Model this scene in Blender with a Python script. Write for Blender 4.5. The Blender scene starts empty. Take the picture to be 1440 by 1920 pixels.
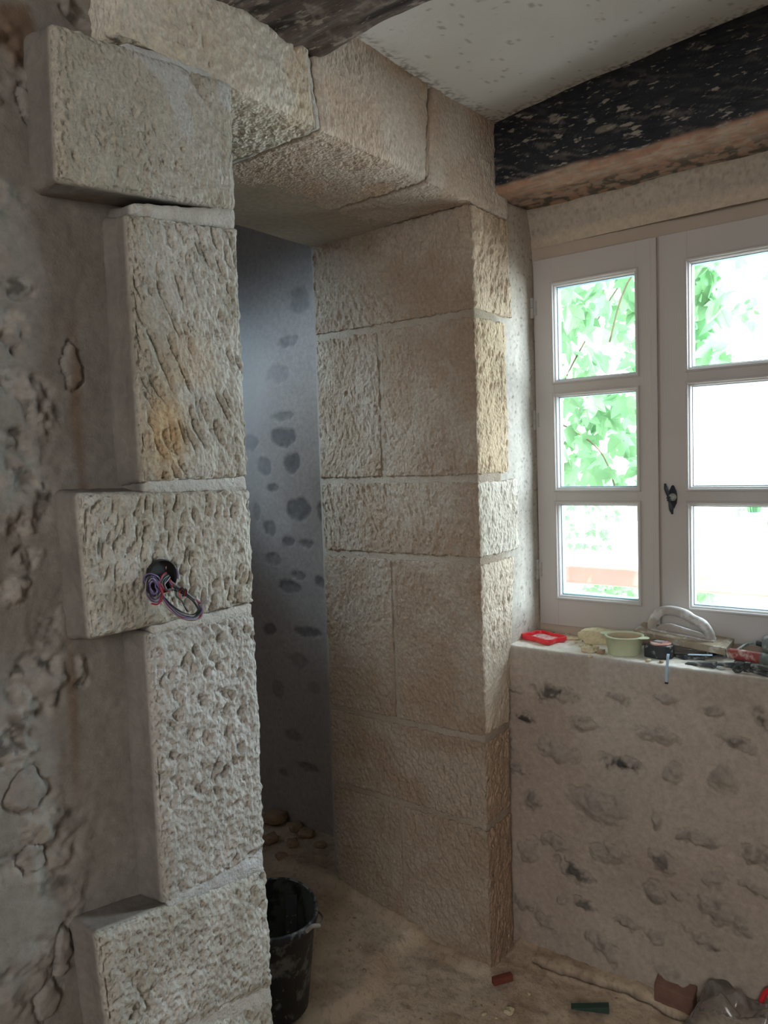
import bpy, math, random
import numpy as np
from mathutils import Vector, Matrix
random.seed(7); rng = np.random.default_rng(7)
C = bpy.context.scene.collection
sc = bpy.context.scene

# ------------------------------------------------------------------ camera, light, exposure
EYE = 1.33; F = 1450.0
_n = lambda v: v / np.linalg.norm(v)
_X = _n(np.array([1110., 134., -F])); _Y = _n(np.array([-1931., 30., -F]))
_Z = _n(np.cross(_X, _Y)); _m = _n(_X + _Y); _p = _n(np.cross(_Z, _m))
_X = _n(_m - _p); _Y = _n(_m + _p)
RW = np.array([_X, _Y, _Z])                      # camera axes -> room axes (x along door wall, y into it, z up)
cam = bpy.data.cameras.new('camera'); co = bpy.data.objects.new('camera', cam); C.objects.link(co)
cam.sensor_fit = 'VERTICAL'; cam.sensor_height = 36.0; cam.lens = 36.0 * F / 1920.0; cam.clip_start = 0.02
co.matrix_world = Matrix.Translation((0, 0, EYE)) @ Matrix(RW.tolist()).to_4x4()
sc.camera = co
vs = sc.view_settings; vs.view_transform = 'Standard'; vs.look = 'None'; vs.gamma = 1.0; vs.use_curve_mapping = False
vs.exposure = 0.15
sc.cycles.max_bounces = 10; sc.cycles.diffuse_bounces = 6; sc.cycles.transparent_max_bounces = 12
sc.cycles.volume_bounces = 1; sc.cycles.sample_clamp_indirect = 6.0; sc.cycles.caustics_reflective = False; sc.cycles.caustics_refractive = False
sc.cycles.use_denoising = True

w = bpy.data.worlds.new('sky'); sc.world = w; w.use_nodes = True
bg = w.node_tree.nodes['Background']; bg.inputs[0].default_value = (0.74, 0.87, 1.0, 1); bg.inputs[1].default_value = 5.0

def lamp(name, kind, loc, aim, energy, color, size=None, sizey=None, spread=None):
    l = bpy.data.lights.new(name, kind); l.energy = energy; l.color = color
    if kind == 'AREA':
        l.shape = 'RECTANGLE'; l.size = size; l.size_y = sizey or size
        if spread: l.spread = math.radians(spread)
    o = bpy.data.objects.new(name, l); C.objects.link(o); o.location = loc
    o.rotation_euler = (Vector(aim) - Vector(loc)).to_track_quat('-Z', 'Y').to_euler(); return o
sun = lamp('sun', 'SUN', (4, -4, 8), (4.9, -2.2, 4.6), 22.0, (1.0, 0.97, 0.92)); sun.data.angle = 0.01
# daylight of the open yard coming in through the window, and a lamp added for an opening assumed behind the viewer
lamp('window_daylight', 'AREA', (2.95, -0.36, 1.85), (1.9, 0.55, 1.20), 330.0, (0.80, 0.90, 1.0), 1.1, 1.9)
lamp('assumed_room_light', 'AREA', (-2.1, -0.6, 1.98), (1.4, 0.6, 0.6), 43.0, (1.0, 0.97, 0.94), 1.2, 1.5)  # added lamp; no opening is modelled behind the viewer
lamp('assumed_stair_light', 'AREA', (0.55, 2.75, 2.20), (1.72, 1.68, 1.46), 1.9, (0.58, 0.78, 0.95), 0.25, 0.25, 34)  # narrow lamp added to light the haze; its stair opening is assumed, not built
lamp('stair_fill', 'AREA', (0.15, 2.7, 1.5), (1.9, 1.8, 0.6), 1.2, (0.86, 0.88, 0.92), 0.5, 0.8)  # added fill lamp that lifts the dark stair wall; no window there

def PT(px, py, ax, val):
    d = RW @ np.array([px - 720., -(py - 960.), -F]); o = np.array([0, 0, EYE])
    return o + d * (val - o[ax]) / d[ax]

# ------------------------------------------------------------------ numpy noise
def _h(i, j, k, s):
    with np.errstate(over='ignore'):
        x = (i.astype(np.int64) * 374761393 + j.astype(np.int64) * 668265263 + k.astype(np.int64) * 2147483647 + s * 1274126177) & 0xffffffff
        x = ((x ^ (x >> 13)) * 1274126177) & 0xffffffff
        x = ((x ^ (x >> 16)) * 2246822519) & 0xffffffff
        x = x ^ (x >> 15)
    return (x & 0xffffff) / float(0xffffff)
def vn(p, scale, s=0):
    """smooth value noise, 0..1; scale = size of a blob in metres (scalar or per axis)"""
    q = p / np.asarray(scale); i = np.floor(q).astype(np.int64); f = q - i; f = f * f * (3 - 2 * f)
    r = 0
    for a in (0, 1):
        for b in (0, 1):
            for c in (0, 1):
                wgt = (f[:, 0] if a else 1 - f[:, 0]) * (f[:, 1] if b else 1 - f[:, 1]) * (f[:, 2] if c else 1 - f[:, 2])
                r = r + wgt * _h(i[:, 0] + a, i[:, 1] + b, i[:, 2] + c, s)
    return r
def fbm(p, scale, s=0, o=3):
    scale = np.asarray(scale, float); r = 0; t = 0; a = 1
    for k in range(o):
        r = r + a * vn(p, scale / 2 ** k, s + k * 17); t += a; a *= 0.5
    return r / t
def vor(u, v, s=0):
    i = np.floor(u).astype(np.int64); j = np.floor(v).astype(np.int64); best = np.full(u.shape, 9.0); cid = np.zeros(u.shape)
    z = np.zeros_like(i)
    for a in (-1, 0, 1):
        for b in (-1, 0, 1):
            cu = i + a + _h(i + a, j + b, z, s); cv = j + b + _h(i + a, j + b, z + 1, s)
            d = np.hypot(u - cu, v - cv); m = d < best
            best = np.where(m, d, best); cid = np.where(m, _h(i + a, j + b, z + 2, s), cid)
    return best, cid
def ss(a, b, x):
    t = np.clip((x - a) / (b - a), 0, 1); return t * t * (3 - 2 * t)
def mix(a, b, t):
    a = np.asarray(a, float); b = np.asarray(b, float)
    return a * (1 - t[:, None]) + b * t[:, None]

# ------------------------------------------------------------------ mesh helpers
def link(name, me, mat=None, parent=None):
    o = bpy.data.objects.new(name, me); C.objects.link(o)
    if mat: me.materials.append(mat)
    if parent:
        o.parent = parent
        pl = Vector(parent.location)
        if pl.length > 0: o.matrix_parent_inverse = Matrix.Translation(-pl)
    return o
def tag(o, label=None, cat=None, group=None, kind=None):
    for k, v in (('label', label), ('category', cat), ('group', group), ('kind', kind)):
        if v: o[k] = v
    return o
def thing(name, label, cat, loc, group=None, rotz=0):
    o = bpy.data.objects.new(name, None); C.objects.link(o); o.location = loc; o.rotation_euler = (0, 0, rotz); o.empty_display_size = 0.05
    return tag(o, label, cat, group)
def np_mesh(name, V, Fq, col=None, smooth=True):
    me = bpy.data.meshes.new(name)
    me.vertices.add(len(V)); me.vertices.foreach_set('co', np.ascontiguousarray(V, np.float32).ravel())
    me.loops.add(Fq.size); me.loops.foreach_set('vertex_index', Fq.astype(np.int32).ravel())
    me.polygons.add(len(Fq)); me.polygons.foreach_set('loop_start', np.arange(0, Fq.size, Fq.shape[1], dtype=np.int32))
    try: me.polygons.foreach_set('loop_total', np.full(len(Fq), Fq.shape[1], np.int32))
    except Exception: pass
    me.update(calc_edges=True)
    if smooth: me.polygons.foreach_set('use_smooth', np.ones(len(Fq), bool))
    if col is not None:
        a = me.color_attributes.new('Col', 'FLOAT_COLOR', 'POINT')
        c4 = np.ones((len(V), 4), np.float32); c4[:, :3] = np.clip(col, 0, 1); a.data.foreach_set('color', c4.ravel())
    me.validate(); return me
def normals(V, Fq):
    a, b, c, d = (V[Fq[:, i]] for i in range(4)); n = np.cross(c - a, d - b); N = np.zeros_like(V)
    for i in range(4): np.add.at(N, Fq[:, i], n)
    return N / (np.linalg.norm(N, axis=1)[:, None] + 1e-12)
def span(a, b, st): return np.linspace(a, b, max(2, int(round(abs(b - a) / st)) + 1))
def lines(*segs):
    """segs: (a, b, step) joined into one rising coordinate list"""
    r = [];
    for a, b, st in segs:
        l = span(a, b, st); r += list(l if not r else l[1:])
    return np.array(r)

class MB:
    def __init__(s): s.v = []; s.f = []
    def add(s, vs_, fs):
        n = len(s.v); s.v += [tuple(map(float, v)) for v in vs_]; s.f += [tuple(i + n for i in f) for f in fs]; return s
    def box(s, x0, x1, y0, y1, z0, z1):
        return s.add([(x, y, z) for x in (x0, x1) for y in (y0, y1) for z in (z0, z1)],
                     [(0, 1, 3, 2), (4, 6, 7, 5), (0, 4, 5, 1), (2, 3, 7, 6), (0, 2, 6, 4), (1, 5, 7, 3)])
    def hexa(s, p):     # p: 4 bottom + 4 top corners
        return s.add(p, [(3, 2, 1, 0), (4, 5, 6, 7), (0, 1, 5, 4), (1, 2, 6, 5), (2, 3, 7, 6), (3, 0, 4, 7)])
    def tube(s, pts, r, n=8, cap=True):
        P = [Vector(p) for p in pts]; rr = r if isinstance(r, (list, tuple)) else [r] * len(P); base = len(s.v)
        up = Vector((0.13, 0.21, 0.97)); prev = None
        for i, p in enumerate(P):
            t = (P[min(i + 1, len(P) - 1)] - P[max(i - 1, 0)]).normalized()
            if prev is None: a = t.cross(up).normalized()
            else:
                a = (prev - t * prev.dot(t)); a = a.normalized() if a.length > 1e-6 else t.cross(up).normalized()
            prev = a; b = t.cross(a)
            for k in range(n):
                an = 2 * math.pi * k / n; s.v.append(tuple(p + (a * math.cos(an) + b * math.sin(an)) * rr[i]))
        for i in range(len(P) - 1):
            for k in range(n):
                k2 = (k + 1) % n; s.f.append((base + i * n + k, base + i * n + k2, base + (i + 1) * n + k2, base + (i + 1) * n + k))
        if cap:
            s.f.append(tuple(base + k for k in reversed(range(n)))); e = base + (len(P) - 1) * n; s.f.append(tuple(e + k for k in range(n)))
        return s
    def lathe(s, prof, cx, cy, z0=0, n=40, sx=1, sy=1):
        base = len(s.v)
        for r, z in prof:
            for k in range(n):
                a = 2 * math.pi * k / n; s.v.append((cx + r * sx * math.cos(a), cy + r * sy * math.sin(a), z0 + z))
        for i in range(len(prof) - 1):
            for k in range(n):
                k2 = (k + 1) % n; s.f.append((base + i * n + k, base + i * n + k2, base + (i + 1) * n + k2, base + (i + 1) * n + k))
        s.f.append(tuple(base + k for k in reversed(range(n)))); e = base + (len(prof) - 1) * n; s.f.append(tuple(e + k for k in range(n)))
        return s
    def prism(s, poly, axis_o, ux, uy, un, th):   # poly in (u,v), extruded th along un
        o, ux, uy, un = map(Vector, (axis_o, ux, uy, un)); n = len(poly); vs_ = [o + ux * a + uy * b for a, b in poly]
        vs_ += [v + un * th for v in vs_]
        return s.add(vs_, [tuple(range(n - 1, -1, -1)), tuple(range(n, 2 * n))] + [(k, (k + 1) % n, n + (k + 1) % n, n + k) for k in range(n)])
    def build(s, name, mat, parent=None, smooth=False, bevel=0, seg=2, M=None, sub=0):
        me = bpy.data.meshes.new(name); V = s.v
        if M is not None: V = [tuple(M @ Vector(v)) for v in V]
        me.from_pydata(V, [], s.f); me.update()
        import bmesh
        b = bmesh.new(); b.from_mesh(me); bmesh.ops.recalc_face_normals(b, faces=b.faces); b.to_mesh(me); b.free()
        if smooth:
            for p in me.polygons: p.use_smooth = True
        o = link(name, me, mat, parent)
        if bevel:
            m = o.modifiers.new('b', 'BEVEL'); m.width = bevel; m.segments = seg; m.limit_method = 'ANGLE'; m.angle_limit = math.radians(40)
            for p in me.polygons: p.use_smooth = True
            m.harden_normals = True
        if sub:
            m = o.modifiers.new('s', 'SUBSURF'); m.levels = sub; m.render_levels = sub
        return o

def M_at(loc, rx=0, ry=0, rz=0, s=1):
    return Matrix.Translation(loc) @ Matrix.Rotation(rz, 4, 'Z') @ Matrix.Rotation(ry, 4, 'Y') @ Matrix.Rotation(rx, 4, 'X') @ Matrix.Scale(s, 4)

def arc(pts, k=8):
    """smooth curve through points"""
    P = [Vector(p) for p in pts]; out = []
    for i in range(len(P) - 1):
        p0 = P[max(i - 1, 0)]; p1 = P[i]; p2 = P[i + 1]; p3 = P[min(i + 2, len(P) - 1)]
        for j in range(k):
            t = j / k; out.append(0.5 * ((2 * p1) + (p2 - p0) * t + (2 * p0 - 5 * p1 + 4 * p2 - p3) * t * t + (3 * p1 - p0 - 3 * p2 + p3) * t ** 3))
    out.append(P[-1]); return out

# ------------------------------------------------------------------ materials
def mat(name, color=(0.5, 0.5, 0.5), rough=0.8, attr=False, var=0.0, vscale=20, bumps=(), metal=0.0, spots=None, spec=0.5, coat=0):
    """bumps: (kind, scale xyz, strength, distance)  - fine surface relief"""
    m = bpy.data.materials.new(name); m.use_nodes = True; nt = m.node_tree; N = nt.nodes; L = nt.links
    b = N['Principled BSDF']; b.inputs['Roughness'].default_value = rough; b.inputs['Metallic'].default_value = metal
    b.inputs['Specular IOR Level'].default_value = spec; b.inputs['Coat Weight'].default_value = coat
    tc = N.new('ShaderNodeTexCoord')
    if attr:
        a = N.new('ShaderNodeAttribute'); a.attribute_name = 'Col'; src = a.outputs['Color']
    else:
        a = N.new('ShaderNodeRGB'); a.outputs[0].default_value = (*color, 1); src = a.outputs[0]
    if var:
        n = N.new('ShaderNodeTexNoise'); n.inputs['Scale'].default_value = vscale; n.inputs['Detail'].default_value = 6; n.inputs['Roughness'].default_value = 0.65
        L.new(tc.outputs['Object'], n.inputs['Vector'])
        mr = N.new('ShaderNodeMapRange'); mr.inputs[1].default_value = 0.25; mr.inputs[2].default_value = 0.75; mr.inputs[3].default_value = 1 - var; mr.inputs[4].default_value = 1 + var
        L.new(n.outputs[0], mr.inputs[0])
        mx = N.new('ShaderNodeVectorMath'); mx.operation = 'SCALE'; L.new(src, mx.inputs[0]); L.new(mr.outputs[0], mx.inputs['Scale']); src = mx.outputs[0]
    for sp in (spots or ()):     # (color, scale, threshold, softness[, stretch])
        n = N.new('ShaderNodeTexNoise'); n.inputs['Scale'].default_value = sp[1]; n.inputs['Detail'].default_value = 8; n.inputs['Roughness'].default_value = 0.6
        mp = N.new('ShaderNodeMapping'); mp.inputs['Scale'].default_value = sp[4] if len(sp) > 4 else (1, 1, 1)
        mp.inputs['Location'].default_value = (sp[1] * 0.37, 1.3, 0.7)
        L.new(tc.outputs['Object'], mp.inputs[0]); L.new(mp.outputs[0], n.inputs['Vector'])
        mr = N.new('ShaderNodeMapRange'); mr.inputs[1].default_value = sp[2]; mr.inputs[2].default_value = sp[2] + sp[3]
        L.new(n.outputs[0], mr.inputs[0])
        mx = N.new('ShaderNodeMix'); mx.data_type = 'RGBA'; L.new(mr.outputs[0], mx.inputs['Factor']); L.new(src, mx.inputs['A']); mx.inputs['B'].default_value = (*sp[0], 1); src = mx.outputs['Result']
    L.new(src, b.inputs['Base Color'])
    prev = None
    for kind, scl, st, dist in bumps:
        mp = N.new('ShaderNodeMapping'); mp.inputs['Scale'].default_value = scl if isinstance(scl, tuple) else (scl,) * 3
        L.new(tc.outputs['Object'], mp.inputs[0])
        if kind == 'vor':
            t = N.new('ShaderNodeTexVoronoi'); t.feature = 'SMOOTH_F1'; t.inputs['Scale'].default_value = 1; L.new(mp.outputs[0], t.inputs['Vector']); h = t.outputs['Distance']
        else:
            t = N.new('ShaderNodeTexNoise'); t.inputs['Scale'].default_value = 1; t.inputs['Detail'].default_value = 4; t.inputs['Roughness'].default_value = 0.6
            L.new(mp.outputs[0], t.inputs['Vector']); h = t.outputs[0]
        bp = N.new('ShaderNodeBump'); bp.inputs['Strength'].default_value = st; bp.inputs['Distance'].default_value = dist
        L.new(h, bp.inputs['Height'])
        if prev: L.new(prev, bp.inputs['Normal'])
        prev = bp.outputs[0]
    if prev: L.new(prev, b.inputs['Normal'])
    return m

M_stone = mat('dressed_limestone', attr=True, rough=0.95, var=0.22, vscale=150, spec=0.2, bumps=(('vor', (170, 170, 120), 1.0, 0.0065), ('noise', 380, 0.7, 0.003)))
M_jamb = mat('jamb_limestone', attr=True, rough=0.95, var=0.22, vscale=120, spec=0.2, bumps=(('vor', (190, 190, 120), 0.9, 0.0040), ('noise', 380, 0.6, 0.002)))
M_mortar = mat('lime_mortar', attr=True, rough=0.95, var=0.08, vscale=40, spec=0.2, bumps=(('noise', 260, 0.9, 0.003), ('vor', 190, 0.6, 0.003)))
M_plaster = mat('lime_render', attr=True, rough=0.9, var=0.18, vscale=70, spec=0.25, bumps=(('noise', 45, 0.35, 0.004), ('noise', 300, 0.5, 0.0012)))
M_floor = mat('dusty_floor', attr=True, rough=0.95, var=0.15, vscale=30, spec=0.2, bumps=(('noise', 130, 0.7, 0.004), ('noise', 500, 0.6, 0.0015)))
M_ceil = mat('ceiling_plaster', attr=True, rough=0.9, var=0.03, vscale=12, spec=0.2, bumps=(('noise', 30, 0.25, 0.004), ('noise', 200, 0.3, 0.001)))
M_wood_dark = mat('tarred_oak', attr=True, rough=0.62, var=0.25, vscale=30, spec=0.35, spots=[((0.30, 0.27, 0.23), 55, 0.60, 0.04, (1, 0.3, 1)), ((0.33, 0.29, 0.24), 20, 0.645, 0.02, (1, 0.5, 1.2)), ((0.28, 0.25, 0.21), 150, 0.62, 0.04, (1, 0.25, 1))], bumps=(('noise', (120, 16, 120), 0.6, 0.004), ('noise', 260, 0.4, 0.001)))
M_sashpaint = mat('white_sash_paint', (0.50, 0.475, 0.455), 0.55, var=0.035, vscale=9, spec=0.35, bumps=(('noise', (90, 90, 9), 0.12, 0.001),), spots=[((0.36, 0.31, 0.27), 330, 0.74, 0.03)])
M_framepaint = mat('cream_frame_paint', (0.46, 0.385, 0.315), 0.65, var=0.06, vscale=8, spec=0.3, bumps=(('noise', (90, 8, 90), 0.2, 0.0012),))
M_hinge = mat('painted_hinge_metal', (0.42, 0.42, 0.40), 0.5, var=0.15, vscale=80, spec=0.5)
M_iron = mat('dark_iron', (0.035, 0.04, 0.048), 0.38, metal=0.6, var=0.2, vscale=90)
M_gasket = mat('glazing_edge', (0.10, 0.17, 0.24), 0.4)
M_red = mat('red_plastic', (0.80, 0.035, 0.05), 0.35, var=0.08, vscale=60)
M_reddust = mat('dusty_red_plastic', (0.62, 0.22, 0.22), 0.7, var=0.1, vscale=80, spots=[((0.70, 0.66, 0.60), 120, 0.42, 0.2)], bumps=(('noise', 400, 0.4, 0.001),))
M_tub = mat('pale_green_plastic', (0.58, 0.63, 0.43), 0.45, var=0.06, vscale=40, spots=[((0.58, 0.50, 0.36), 40, 0.58, 0.15)])
M_tubin = mat('dusty_tub_inside', (0.50, 0.42, 0.30), 0.8, var=0.1, vscale=40)
M_rubble = mat('cream_rubble', (0.70, 0.62, 0.42), 0.95, var=0.15, vscale=60, spec=0.2, bumps=(('vor', 160, 0.8, 0.004), ('noise', 300, 0.5, 0.002)))
M_rubble2 = mat('earthy_rubble', (0.42, 0.31, 0.21), 0.95, var=0.2, vscale=60, spec=0.2, bumps=(('vor', 160, 0.8, 0.003),))
M_float = mat('float_board', (0.33, 0.27, 0.19), 0.85, var=0.2, vscale=40, spots=[((0.52, 0.49, 0.44), 35, 0.52, 0.1)], bumps=(('noise', 200, 0.4, 0.002),))
M_handle = mat('dusty_grey_plastic', (0.42, 0.39, 0.36), 0.6, var=0.1, vscale=50, spots=[((0.62, 0.62, 0.62), 30, 0.5, 0.1)], bumps=(('noise', 150, 0.2, 0.001),))
M_black = mat('black_plastic', (0.025, 0.028, 0.032), 0.5, var=0.3, vscale=60, spots=[((0.30, 0.29, 0.27), 70, 0.60, 0.08)])
M_wedge = mat('dusty_wedge_plastic', (0.045, 0.055, 0.06), 0.6, var=0.3, vscale=60, spots=[((0.26, 0.27, 0.26), 60, 0.52, 0.12)])
M_tapetop = mat('faded_red_plate', (0.55, 0.27, 0.22), 0.5, var=0.15, vscale=90, spots=[((0.62, 0.55, 0.50), 60, 0.52, 0.15)])
M_steel = mat('dusty_steel', (0.52, 0.54, 0.55), 0.35, metal=0.5, var=0.1, vscale=60)
M_strap = mat('pale_blue_strap', (0.42, 0.58, 0.72), 0.5, var=0.05, vscale=50)
M_greytool = mat('grey_green_tool', (0.15, 0.18, 0.165), 0.6, var=0.2, vscale=60, spots=[((0.40, 0.42, 0.38), 50, 0.50, 0.15)])
M_redtool = mat('dark_red_tool', (0.30, 0.06, 0.055), 0.55, var=0.2, vscale=60, spots=[((0.50, 0.38, 0.34), 55, 0.52, 0.12)])
M_bucket = mat('mortar_splashed_rubber', (0.018, 0.022, 0.028), 0.5, var=0.3, vscale=30, spots=[((0.20, 0.22, 0.23), 26, 0.53, 0.10), ((0.34, 0.32, 0.28), 55, 0.63, 0.06)], bumps=(('noise', 60, 0.3, 0.003),))
M_bucketin = mat('mortar_stained_rubber', (0.10, 0.11, 0.09), 0.8, var=0.3, vscale=20, spots=[((0.02, 0.02, 0.022), 18, 0.50, 0.1)], bumps=(('noise', 80, 0.5, 0.003),))
M_wire = mat('galvanised_wire', (0.20, 0.20, 0.20), 0.5, metal=0.5)
M_brick = mat('brick_red', (0.20, 0.055, 0.035), 0.9, var=0.2, vscale=60, bumps=(('noise', 150, 0.4, 0.002),))
M_plankw = mat('reddish_plank', (0.20, 0.11, 0.08), 0.85, var=0.25, vscale=25, bumps=(('noise', (30, 150, 150), 0.4, 0.002),))
M_green = mat('dark_green_plastic', (0.025, 0.065, 0.05), 0.5, var=0.25, vscale=60)
M_wires = {k: mat(k + '_wire', c, 0.4, spec=0.5) for k, c in dict(violet=(0.17, 0.13, 0.30), red=(0.42, 0.03, 0.05), black=(0.02, 0.02, 0.025), green=(0.04, 0.09, 0.07), grey=(0.26, 0.25, 0.28)).items()}
M_box = mat('black_conduit_box', (0.012, 0.011, 0.012), 0.6)

def glassy(name, tint=(1, 1, 1), gloss=0.06, rough=0.0, milky=0.0):
    m = bpy.data.materials.new(name); m.use_nodes = True; nt = m.node_tree; nt.nodes.clear(); N = nt.nodes; L = nt.links
    t = N.new('ShaderNodeBsdfTransparent'); t.inputs[0].default_value = (*tint, 1); g = N.new('ShaderNodeBsdfGlossy'); g.inputs['Roughness'].default_value = rough
    fr = N.new('ShaderNodeFresnel'); fr.inputs[0].default_value = 1.45
    mx = N.new('ShaderNodeMixShader'); mm = N.new('ShaderNodeMath'); mm.operation = 'MULTIPLY'; mm.inputs[1].default_value = gloss * 12
    L.new(fr.outputs[0], mm.inputs[0]); L.new(mm.outputs[0], mx.inputs[0]); L.new(t.outputs[0], mx.inputs[1]); L.new(g.outputs[0], mx.inputs[2]); last = mx
    if milky:
        d = N.new('ShaderNodeBsdfDiffuse'); d.inputs[0].default_value = (0.6, 0.6, 0.58, 1); m2 = N.new('ShaderNodeMixShader'); m2.inputs[0].default_value = milky
        L.new(last.outputs[0], m2.inputs[1]); L.new(d.outputs[0], m2.inputs[2]); last = m2
    o = N.new('ShaderNodeOutputMaterial'); L.new(last.outputs[0], o.inputs[0]); return m
M_glass = glassy('window_glass', (0.97, 1, 0.99))
M_bag = glassy('crumpled_clear_film', (0.95, 0.95, 0.95), 0.14, 0.12, 0.13)

# ------------------------------------------------------------------ relief functions (metres, outwards)
def uv_of(P, N):
    """surface coordinates that follow the dominant axis of the face"""
    ax = np.abs(N).argmax(1); u = np.where(ax == 1, P[:, 0], P[:, 1]); v = np.where(ax == 2, P[:, 0], P[:, 2]); return u, v
def gouge(u, v, ang, wd, ln, s, keep=0.6, sharp=(0.15, 0.55)):
    ca, sa = math.cos(ang), math.sin(ang); a = (u * ca + v * sa) / wd; b = (-u * sa + v * ca) / ln
    a = a + 0.25 * np.sin(b * 3.1 + a)
    d, c = vor(a, b, s); return (1 - ss(sharp[0], sharp[1], d)) * (c < keep) * (0.5 + 0.5 * c / keep)
def tool_relief(P, N, st):
    u, v = uv_of(P, N); s = st['seed']; Q = P.copy()
    h = (fbm(P, 0.11, s, 3) - 0.5) * st.get('wave', 0.006)
    h += (vn(P, 0.010, s + 3) - 0.5) * st.get('bush', 0.0022) * 1.7 + (vn(P, 0.0055, s + 4) - 0.5) * st.get('bush', 0.0022) * 0.8
    c = st.get('comb', 0.0)
    if c:
        al = st.get('comb_ang', 0.0); a = u * math.cos(al) + v * math.sin(al); b = -u * math.sin(al) + v * math.cos(al)
        R = np.stack([a / 0.0065, b / 0.022, a * 0], 1); m = ss(0.35, 0.6, vn(P, 0.07, s + 9)); h += (vn(R, 1.0, s + 5) - 0.5) * c * m
    for (ang, wd, ln, dep, keep, cover) in st.get('gouges', ()):
        m = ss(0.52 - cover, 0.70 - cover, fbm(P, 0.12, s + int(ln * 999), 2)); h -= gouge(u, v, ang, wd, ln, s + 1, keep) * dep * 1.45 * m
    if 'hmin' in st: h = np.where(h < 0, -st['hmin'] * np.tanh(-h / st['hmin']), h)
    return h
def palette(P, st):
    s = st['seed']; base = mix(st['c0'], st['c1'], ss(0.3, 0.7, fbm(P, 0.10, s + 20, 3)))
    if 'stain' in st: base = mix(base, st['stain'], ss(0.55, 0.8, fbm(P, st.get('stain_size', 0.09), s + 31, 3)) * st.get('stain_amt', 0.8))
    for (c, r, col, amt) in st.get('blots', ()):
        d = np.linalg.norm((P - np.array(c)) / np.array(r), axis=1); base = mix(base, col, (1 - ss(0.3, 1.1, d + 0.5 * (fbm(P, 0.03, s, 2) - 0.5))) * amt)
    return base * (0.94 + 0.12 * vn(P, 0.006, s + 8))[:, None]

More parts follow.
